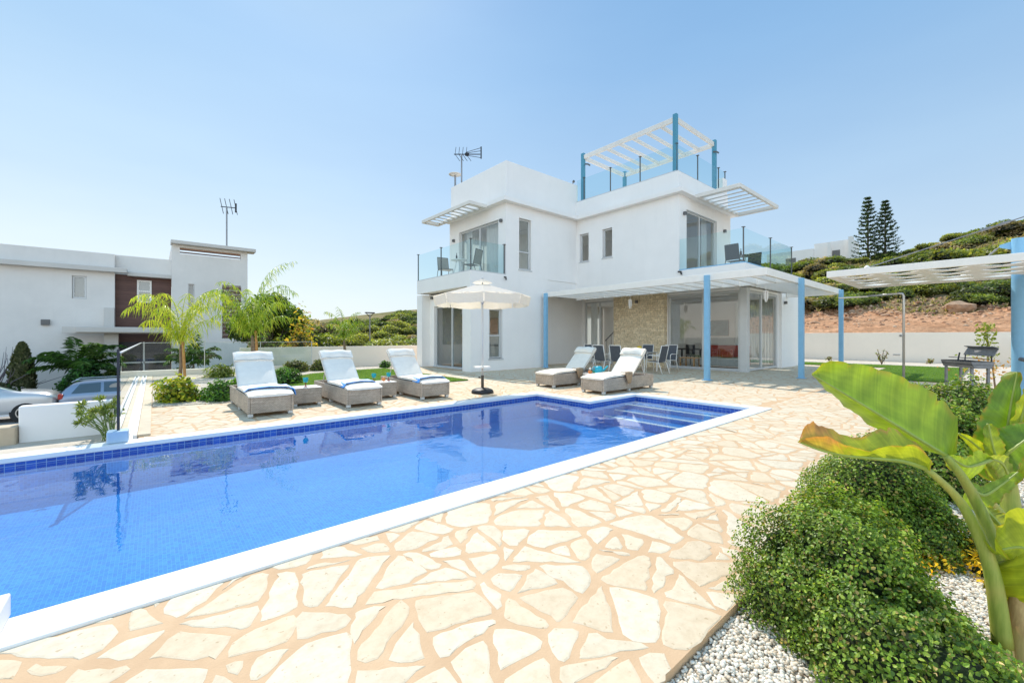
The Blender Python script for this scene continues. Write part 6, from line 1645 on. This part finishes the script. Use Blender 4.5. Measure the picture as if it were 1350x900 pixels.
def put(x, y, s, proto=None):
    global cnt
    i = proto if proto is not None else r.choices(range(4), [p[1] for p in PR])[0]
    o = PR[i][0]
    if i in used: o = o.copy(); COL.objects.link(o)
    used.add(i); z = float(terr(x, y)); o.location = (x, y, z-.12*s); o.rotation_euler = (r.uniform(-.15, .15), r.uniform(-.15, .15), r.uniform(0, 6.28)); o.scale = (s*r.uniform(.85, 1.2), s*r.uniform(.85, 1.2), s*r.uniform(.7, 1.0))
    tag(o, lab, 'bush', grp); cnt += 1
for k in range(168):
    x = 29.4 + r.choices([r.uniform(9.8, 15), r.uniform(13, 24), r.uniform(22, 36), r.uniform(34, 48)], [3.2, 3.5, 3.5, 2.5])[0]; f = x/75
    y = r.uniform(-.30*x-4, .42*x+3); put(x, y, r.uniform(.8, 1.7)*(1+.35*(x-40)/40)*(1.3 if x > 48 else 1))
for k in range(22): put(75+r.uniform(-3, 5), -18+2.2*k+r.uniform(-.8, .8), r.uniform(1.1, 1.9))
for k in range(96):
    y = r.choices([r.uniform(21, 36), r.uniform(34, 60), r.uniform(60, 115)], [2, 3, 4])[0]; x = y*r.uniform(.20, .62)
    if x < 6.5 or x > 26.5 and y < 30: continue
    put(x, y, r.uniform(.7, 1.5)*(1+1.2*(y-20)/80), r.choices(range(4), [3, 3, 2.4, 1])[0])
for k in range(16): y = r.uniform(100, 122); put(y*(.24+.022*k+r.uniform(-.008, .008)), y, r.uniform(2.0, 3.4), r.choice([0, 0, 2, 2]))
# tufts and dry grass
def tufts(n, xr, yr, cols, size, name, cond):
    x = rng.uniform(*xr, n); y = rng.uniform(*yr, n); k = cond(x, y); x, y = x[k], y[k]; z = terr(x, y); n = len(x)
    P = np.repeat(np.c_[x, y, z-.02], 4, 0); d = rng.normal(0, .5, (4*n, 3)); d[:, 2] = np.abs(d[:, 2])+.6
    V, F, C = leaf_arrays(P, d, unit(rng.normal(size=P.shape)), size*rng.uniform(.5, 1.3, 4*n), size*.35, palette(4*n, cols, [1]*len(cols), .25), .2)
    o = np_mesh(name, V, F, M['leaf'], col=C); o['kind'] = 'stuff'; return o
tufts(17000, (36, 82), (-24, 32), [(.30, .26, .14), (.19, .21, .07), (.40, .33, .2), (.14, .18, .06)], .27, 'hillside_undergrowth', lambda x, y: (x-29.4 > 9.+1.5*tnoise(x, y)))
tufts(8000, (7, 60), (21, 115), [(.30, .26, .14), (.19, .21, .07), (.38, .31, .19), (.14, .18, .06)], .32, 'hillside_undergrowth', lambda x, y: (x > .2*y) & (x < .64*y) & ((x < 27) | (y > 34)))
# loose rocks on the red bank
def rockmesh(seed):
    import bmesh
    bm = bmesh.new(); bmesh.ops.create_icosphere(bm, subdivisions=2, radius=1); rr = random.Random(seed)
    ph = [Vector((rr.gauss(0, 1.6), rr.gauss(0, 1.6), rr.gauss(0, 1.6))) for _ in range(5)]
    for v in bm.verts: v.co *= 1+.13*sum(math.sin(v.co.dot(p)*1.7+i) for i, p in enumerate(ph)); v.co.z *= .7
    me = bpy.data.meshes.new('rock'); bm.to_mesh(me); bm.free(); me.materials.append(M['rock']); return me
RM = [rockmesh(i) for i in range(3)]
for k in range(46):
    x = 29.4+r.choice([r.uniform(8.3, 12.5), r.uniform(8.3, 12.5), r.uniform(5, 13)]); y = r.uniform(-.3*x-2, .3*x)
    o = bpy.data.objects.new('rock', RM[k % 3]); COL.objects.link(o); s = r.uniform(.08, .26); o.scale = (s*1.3, s, s*.8); o.location = (x, y, float(terr(x, y))+s*.15); o.rotation_euler = (r.uniform(-.3, .3), r.uniform(-.3, .3), r.uniform(0, 6.28))
    tag(o, 'reddish loose rock lying on the red earth bank', 'rock', 'loose rocks on the red earth bank')
k = 2600; V = []
import bmesh
bm = bmesh.new(); bmesh.ops.create_icosphere(bm, subdivisions=1, radius=1); bv = np.array([v.co[:] for v in bm.verts]); bf = np.array([[v.index for v in f.verts] for f in bm.faces]); bm.free()
sx = 29.4+np.where(rng.random(k) < .7, rng.normal(10, 1.2, k), rng.uniform(3, 13, k)); sy = rng.uniform(-14, 13, k); s_ = rng.uniform(.03, .13, k)
V = (bv[None]*(1+rng.normal(0, .15, (k, len(bv), 1)))*s_[:, None, None]*np.array([1.3, 1, .8]) + np.c_[sx, sy, terr(sx, sy)][:, None]).reshape(-1, 3)
F = (bf[None]+(np.arange(k)*len(bv))[:, None, None]).reshape(-1, 3)
o = np_mesh('rubble', V, F, M['pebble'], col=np.repeat(palette(k, [(.55, .33, .2), (.42, .22, .12), (.60, .42, .28), (.3, .16, .09)], [3, 3, 1, 2], .2), len(bv), 0)); o['kind'] = 'stuff'
o = bpy.data.objects.new('boulder', RM[1]); COL.objects.link(o); o.scale = (.6, .75, .6); o.location = (38.6, 1.7, float(terr(38.6, 1.7))+.25); tag(o, 'largest orange boulder on the red earth bank above the lawn', 'boulder')
for k, (x, y, s) in enumerate([(46.0, 72, 1.6), (43, 75, 1.2), (45.5, 66, .9), (50, 78, 1.3)]):
    o = bpy.data.objects.new('rock_outcrop', RM[k % 3]); COL.objects.link(o); o.scale = (s*1.3, s, s*.6); o.location = (x*.86, y*.86, float(terr(x*.86, y*.86))+s*.4)
    tag(o, 'pale rock outcrop showing on the hillside behind the cream wall', 'rock', 'pale rock outcrops on the back hillside')
# twin Norfolk pines on the hilltop
def pine(base, h_, label, seed):
    t = thing('pine_tree', label, 'tree', base, group='twin hilltop pines'); r2 = np.random.default_rng(seed); mb = MB(); P = []; D = []; Nn = []
    mb.tube([base, (base[0], base[1], base[2]+h_)], [.16, .03], 8)
    nlev = 17
    for i in range(nlev):
        f = (i+.6)/nlev; z = base[2]+h_*(.10+.9*f); L = 1.9*(1-f)**.75+.1
        for k in range(6):
            a = k*1.047+i*.5+r2.normal(0, .1); l = L*r2.uniform(.8, 1.1); p0 = np.array([base[0], base[1], z]); d = np.array([math.cos(a), math.sin(a), .05])
            p1 = p0+d*l*.6; p2 = p1+np.array([math.cos(a), math.sin(a), .55])*l*.4
            mb.tube([tuple(p0), tuple(p1), tuple(p2)], [.03, .02, .012], 4, cap=False)
            for q in range(34):
                g = r2.uniform(.15, 1); pp = p0+(p1-p0)*min(1, g/.6) if g < .6 else p1+(p2-p1)*((g-.6)/.4)
                P.append(pp+r2.normal(0, .05, 3)); D.append(d*.6+np.array([0, 0, .5])+r2.normal(0, .35, 3)); Nn.append(r2.normal(size=3))
    mb.build('trunk', M['barkd'], t)
    V, F, C = leaf_arrays(np.array(P), np.array(D), unit(np.array(Nn)), .26, .10, palette(len(P), [(.025, .05, .018), (.035, .07, .022), (.05, .08, .03)], [1, 1, 1], .2), .1)
    np_mesh('crown', V, F, M['leaf'], t, col=C, off=base)
pine((76.0, 12.15, 10.6), 10.2, 'left and slightly taller of two dark layered pines on the hilltop', 1)
pine((76.5, 10.4, 10.6), 9.4, 'right and slightly shorter of two dark layered pines on the hilltop', 2)
# street lamp on the back hill
t = thing('street_lamp', 'small double headed lamp post behind the cream garden wall', 'lamp', (9.2, 23.0, -.5))
mb = MB(); mb.tube([(9.2, 23, -.5), (9.2, 23, 2.55)], .035, 8); mb.build('pole', M['galv'], t)
mb = MB(); mb.box(8.95, 9.45, 22.9, 23.1, 2.62, 2.68); mb.tube([(9.2, 23, 2.4), (9.0, 23, 2.62)], .02, 6); mb.tube([(9.2, 23, 2.4), (9.4, 23, 2.62)], .02, 6); mb.build('lamp_head', M['dark'], t)

# ------------------------------------------------------------------ pebbles
def pebbles(n, xr, yr, sub, cond=None, sz=(.008, .0145)):
    import bmesh
    bm = bmesh.new(); bmesh.ops.create_icosphere(bm, subdivisions=sub, radius=1)
    bv = np.array([v.co[:] for v in bm.verts]); bf = np.array([[v.index for v in f.verts] for f in bm.faces]); bm.free(); nv = len(bv)
    P = np.c_[rng.uniform(*xr, n), rng.uniform(*yr, n)]; s = rng.uniform(*sz, n)
    S = np.c_[s*rng.uniform(1., 1.5, n), s, s*rng.uniform(.6, .85, n)]
    a = rng.uniform(0, 6.28, n); tl = rng.normal(0, .35, n)
    V = bv[None]*(1+rng.normal(0, .07, (n, nv, 1)))*S[:, None]
    ca, sa, ct, st = np.cos(a)[:, None], np.sin(a)[:, None], np.cos(tl)[:, None], np.sin(tl)[:, None]
    x, y, z = V[..., 0], V[..., 1], V[..., 2]; x, z = x*ct+z*st, -x*st+z*ct
    V = np.stack([x*ca-y*sa+P[:, :1], x*sa+y*ca+P[:, 1:], z-.045+s[:, None]*rng.uniform(.2, 1.5, n)[:, None]], 2).reshape(-1, 3)
    F = (bf[None]+(np.arange(n)*nv)[:, None, None]).reshape(-1, 3)
    c = palette(n, [(.82, .74, .61), (.75, .65, .51), (.68, .55, .40), (.86, .79, .67), (.58, .45, .31)], [4, 3, 1.6, 4, .7], .08)
    o = np_mesh('pebbles', V, F, M['pebble'], smooth=True, col=np.repeat(c, nv, 0)); o['kind'] = 'stuff'
pebbles(27000, (1.15, 3.6), (-.5, .835), 1, sz=(.0055, .0105))
pebbles(22000, (3.6, 7.5), (-1.2, .835), 1, sz=(.007, .0125))

# ------------------------------------------------------------------ banana plants
FV = Vector((.6502, .7598, 0)); RV = Vector((.7598, -.6502, 0)); UP = Vector((0, 0, 1))
def at(u, v, d): return Vector((0, 0, CAMH)) + FV*d + RV*(d*(u-675)/552) + UP*(d*(444-v)/552)
def spline(pts, n):
    pts = [Vector(p) for p in pts]; out = []; m = len(pts)
    for i in range(n+1):
        f = i/n*(m-1); k = min(m-2, int(f)); t = f-k; p0 = pts[max(k-1, 0)]; p1 = pts[k]; p2 = pts[k+1]; p3 = pts[min(m-1, k+2)]
        out.append(.5*((2*p1)+(p2-p0)*t+(2*p0-5*p1+4*p2-p3)*t*t+(3*p1-p0-3*p2+p3)*t**3))
    return out
def bleaf(parent, mid, wa, sa, wb2, sb, col, tipcol=None, prof=None, wav=.005, seed=0, brown=0.):
    """banana blade: mid = midrib from base to tip, wa/sa = half width and direction of one half, wb2/sb of the other"""
    rr = np.random.default_rng(seed); n = 36; q = 7; P = spline(mid, n); V = []; C = []; UVs = []; F = []
    w = lambda f: (min(1, f*5)**.7)*(max(0, 1-f)**.55)*1.18*(1-.18*f) if prof is None else float(np.interp(f, *prof))
    bl = np.array(col)
    for side, (wd, sd_) in enumerate(((wa, sa), (wb2, sb))):
        s = Vector(sd_).normalized(); b = len(V)
        nick = [1-(.2*rr.random()**2 if rr.random() < .16 else 0) for _ in range(n+1)]
        for i in range(n+1):
            f = i/n; t = (P[min(i+1, n)]-P[max(i-1, 0)]).normalized(); sx = (s-t*s.dot(t)*.75).normalized(); nn = t.cross(sx).normalized()
            for j in range(q+1):
                g = j/q; e = wd*w(f)*g*nick[i]
                V.append(tuple(P[i]+sx*e+nn*(wav*math.sin(f*31+j*.2+seed)*g*g+wav*.6*math.sin(f*67)*g*g - wd*.22*g*g)))
                c = bl*(1+.12*math.sin(f*40))*(1.35 if j == 0 else 1)
                k = 0
                if tipcol is not None: k = max(0, min(1, (f-(1-brown)+.12*rr.random())*6))*(.25+.75*g)
                if g > .93 and rr.random() < .55: k = max(k, .75)
                c = c*(1-k)+np.array(tipcol if tipcol is not None else (.35, .22, .06))*k
                C.append(c); UVs.append((f, g if side == 0 else -g))
        for i in range(n):
            for j in range(q): a = b+i*(q+1)+j; F.append((a, a+q+1, a+q+2, a+1))
    o = np_mesh('leaf', np.array(V), np.array(F), M['banana'], parent, smooth=True, col=np.array(C), uv=np.array(UVs), off=parent.location)
    mb = MB(); mb.tube(P, [.008*(1-.8*i/n)+.0015 for i in range(n+1)], 6); k = mb.build('midrib', M['rib'], o, local=True); k.data.transform(Matrix.Translation(-Vector(parent.location)))
    return o
M['rib'] = mat('banana_rib', (.30, .36, .06), .4, var=.15, vscale=20)
def m_streak(name, c1, c2, c3, rough):
    m, nt, out = newmat(name); tc = N(nt, 'ShaderNodeTexCoord')
    mp = N(nt, 'ShaderNodeMapping', {'Vector': tc.outputs['Object'], 'Scale': (60, 60, 4)})
    a = N(nt, 'ShaderNodeTexNoise', {'Vector': mp.outputs[0], 'Scale': 1., 'Detail': 6., 'Roughness': .7}); b2 = N(nt, 'ShaderNodeTexNoise', {'Vector': tc.outputs['Object'], 'Scale': 7., 'Detail': 4.})
    c = mixc(nt, ramp(nt, b2.outputs['Fac'], [(.45, (0, 0, 0)), (.68, (.8, .8, .8))]), ramp(nt, a.outputs['Fac'], [(.3, c1), (.7, c2)]), c3)
    b = N(nt, 'ShaderNodeBsdfPrincipled', {'Base Color': c, 'Roughness': rough}); bp = N(nt, 'ShaderNodeBump', {'Strength': .5, 'Distance': .004, 'Height': a.outputs['Fac']})
    nt.links.new(bp.outputs[0], b.inputs['Normal']); nt.links.new(b.outputs[0], out.inputs[0]); return m
M['stemg'] = m_streak('banana_stem', (.20, .27, .03), (.40, .43, .08), (.46, .38, .09), .5)
M['sheath'] = m_streak('banana_sheath', (.34, .17, .06), (.62, .42, .18), (.50, .40, .12), .75)
GA, GB_, GC = (.24, .36, .035), (.36, .43, .04), (.14, .26, .025)
bp1 = thing('banana_plant', 'large banana plant in the right foreground with a long leaf reaching left', 'banana plant', tuple(at(1345, 930, 1.62)))
def stem(parent, pts, rad, m='stemg', name='leaf_stalk'):
    P = spline(pts, 18); r0 = [float(np.interp(i/18, np.linspace(0, 1, len(rad)), rad)) for i in range(19)]
    MB().tube(P, r0, 10).build(name, M[m], parent, smooth=True)
stem(bp1, [at(1350, 960, 1.62), at(1343, 900, 1.62), at(1334, 830, 1.63), at(1326, 765, 1.66)], [.075, .068, .055, .035], name='stem')
stem(bp1, [at(1352, 960, 1.60), at(1330, 905, 1.585), at(1322, 850, 1.585), at(1324, 800, 1.60)], [.05, .045, .03, .01], 'sheath', 'dry_sheath')
stem(bp1, [at(1358, 960, 1.56), at(1352, 880, 1.56), at(1346, 800, 1.58), at(1340, 740, 1.62)], [.05, .05, .035, .012], 'sheath', 'dry_sheath')
stem(bp1, [at(1336, 850, 1.62), at(1322, 760, 1.64), at(1300, 690, 1.69), at(1272, 634, 1.72), at(1246, 600, 1.74)], [.034, .026, .021, .017, .012])
stem(bp1, [at(1322, 850, 1.58), at(1309, 760, 1.58), at(1290, 705, 1.6), at(1262, 656, 1.62), at(1222, 618, 1.64)], [.03, .024, .02, .015, .011])
stem(bp1, [at(1340, 850, 1.66), at(1344, 770, 1.66), at(1330, 720, 1.7), at(1325, 700, 1.72)], [.034, .025, .02, .014])
bleaf(bp1, [at(1248, 601, 1.74), at(1205, 575, 1.78), at(1150, 541, 1.84), at(1105, 514, 1.90), at(1070, 493, 1.95)], .215, UP*.86+RV*.42+FV*.45, .16, FV*.9-UP*.25-RV*.1, GA, (.36, .30, .05),
      ([0, .03, .08, .18, .35, .55, .75, .88, .95, .985, 1], [.0, .38, .72, .98, 1.0, .86, .64, .44, .30, .20, .0]), seed=1, brown=.04)
bleaf(bp1, [at(1222, 618, 1.64), at(1190, 608, 1.66), at(1150, 604, 1.69), at(1110, 600, 1.72), at(1078, 592, 1.74), at(1052, 582, 1.76)], .085, UP*.95+RV*.2-FV*.25, .15, FV*.75+UP*.62, GB_, (.52, .25, .12),
      ([0, .06, .18, .35, .45, .6, .8, .9, .96, 1], [.0, .55, 1.0, .72, .45, .62, .85, .6, .3, .0]), seed=2, brown=.40)
bleaf(bp1, [at(1420, 800, 1.45), at(1385, 752, 1.47), at(1350, 722, 1.5), at(1312, 726, 1.53)], .30, UP*.85-RV*.25+FV*.2, .26, -UP*.9+FV*.3+RV*.1, GB_, None, seed=3, wav=.016)
bleaf(bp1, [at(1326, 708, 1.72), at(1316, 690, 1.73), at(1306, 678, 1.74), at(1300, 668, 1.76)], .06, RV+UP*.2, .05, -RV-UP*.4+FV*.2, (.30, .36, .08), None, seed=4)
bp2 = thing('banana_plant', 'smaller banana plant with upright leaves behind the large one at the right edge', 'banana plant', tuple(at(1340, 775, 2.2)))
stem(bp2, [at(1338, 775, 2.2), at(1334, 720, 2.2), at(1332, 660, 2.2), at(1330, 620, 2.2)], [.06, .05, .036, .02], name='stem')
stem(bp2, [at(1345, 775, 2.16), at(1343, 725, 2.15), at(1342, 690, 2.17)], [.05, .04, .01], 'sheath', 'dry_sheath')
bleaf(bp2, [at(1331, 640, 2.2), at(1326, 590, 2.2), at(1331, 540, 2.2), at(1341, 490, 2.2)], .15, -RV*.9-UP*.1+FV*.2, .06, RV*.9-FV*.2, GC, (.40, .25, .05), seed=5, brown=.05)
bleaf(bp2, [at(1334, 640, 2.18), at(1340, 585, 2.17), at(1349, 540, 2.15), at(1358, 510, 2.13)], .05, -RV*.8+UP*.2, .05, RV*.8-FV*.5, GB_, None, seed=6)
bleaf(bp2, [at(1328, 645, 2.2), at(1310, 612, 2.16), at(1288, 588, 2.14), at(1264, 571, 2.12)], .045, UP+RV*.3, .05, -UP*.7+FV*.5, GB_, None, seed=7)
bleaf(bp2, [at(1328, 640, 2.16), at(1316, 612, 2.12), at(1308, 585, 2.11), at(1303, 558, 2.12)], .07, RV*.9+UP*.2, .05, -RV*.9+FV*.3, (.28, .37, .05), None, seed=8)
bleaf(bp2, [at(1318, 606, 2.12), at(1335, 592, 2.08), at(1360, 574, 2.05), at(1390, 560, 2.0)], .12, UP*.9-RV*.2+FV*.3, .10, -UP*.9+FV*.4, GC, None, seed=9)
bleaf(bp2, [at(1305, 606, 2.02), at(1288, 612, 1.98), at(1272, 614, 1.96), at(1250, 600, 1.95)], .06, UP*.8+FV*.4, .10, -UP*.95+FV*.2, GA, None, seed=10)
bleaf(bp2, [at(1276, 640, 1.96), at(1296, 652, 1.95), at(1318, 640, 1.94), at(1342, 622, 1.93)], .045, UP*.9+FV*.2, .085, -UP*.9+FV*.3, GA, None, seed=11)
bleaf(bp2, [at(1330, 630, 2.1), at(1322, 612, 2.06), at(1312, 606, 2.04), at(1298, 603, 2.02)], .05, UP*.9, .06, -UP*.9, (.32, .40, .06), None, seed=12)
stem(bp2, [at(1336, 700, 2.15), at(1316, 672, 2.05), at(1296, 652, 1.98), at(1276, 640, 1.96)], [.02, .016, .012, .008])
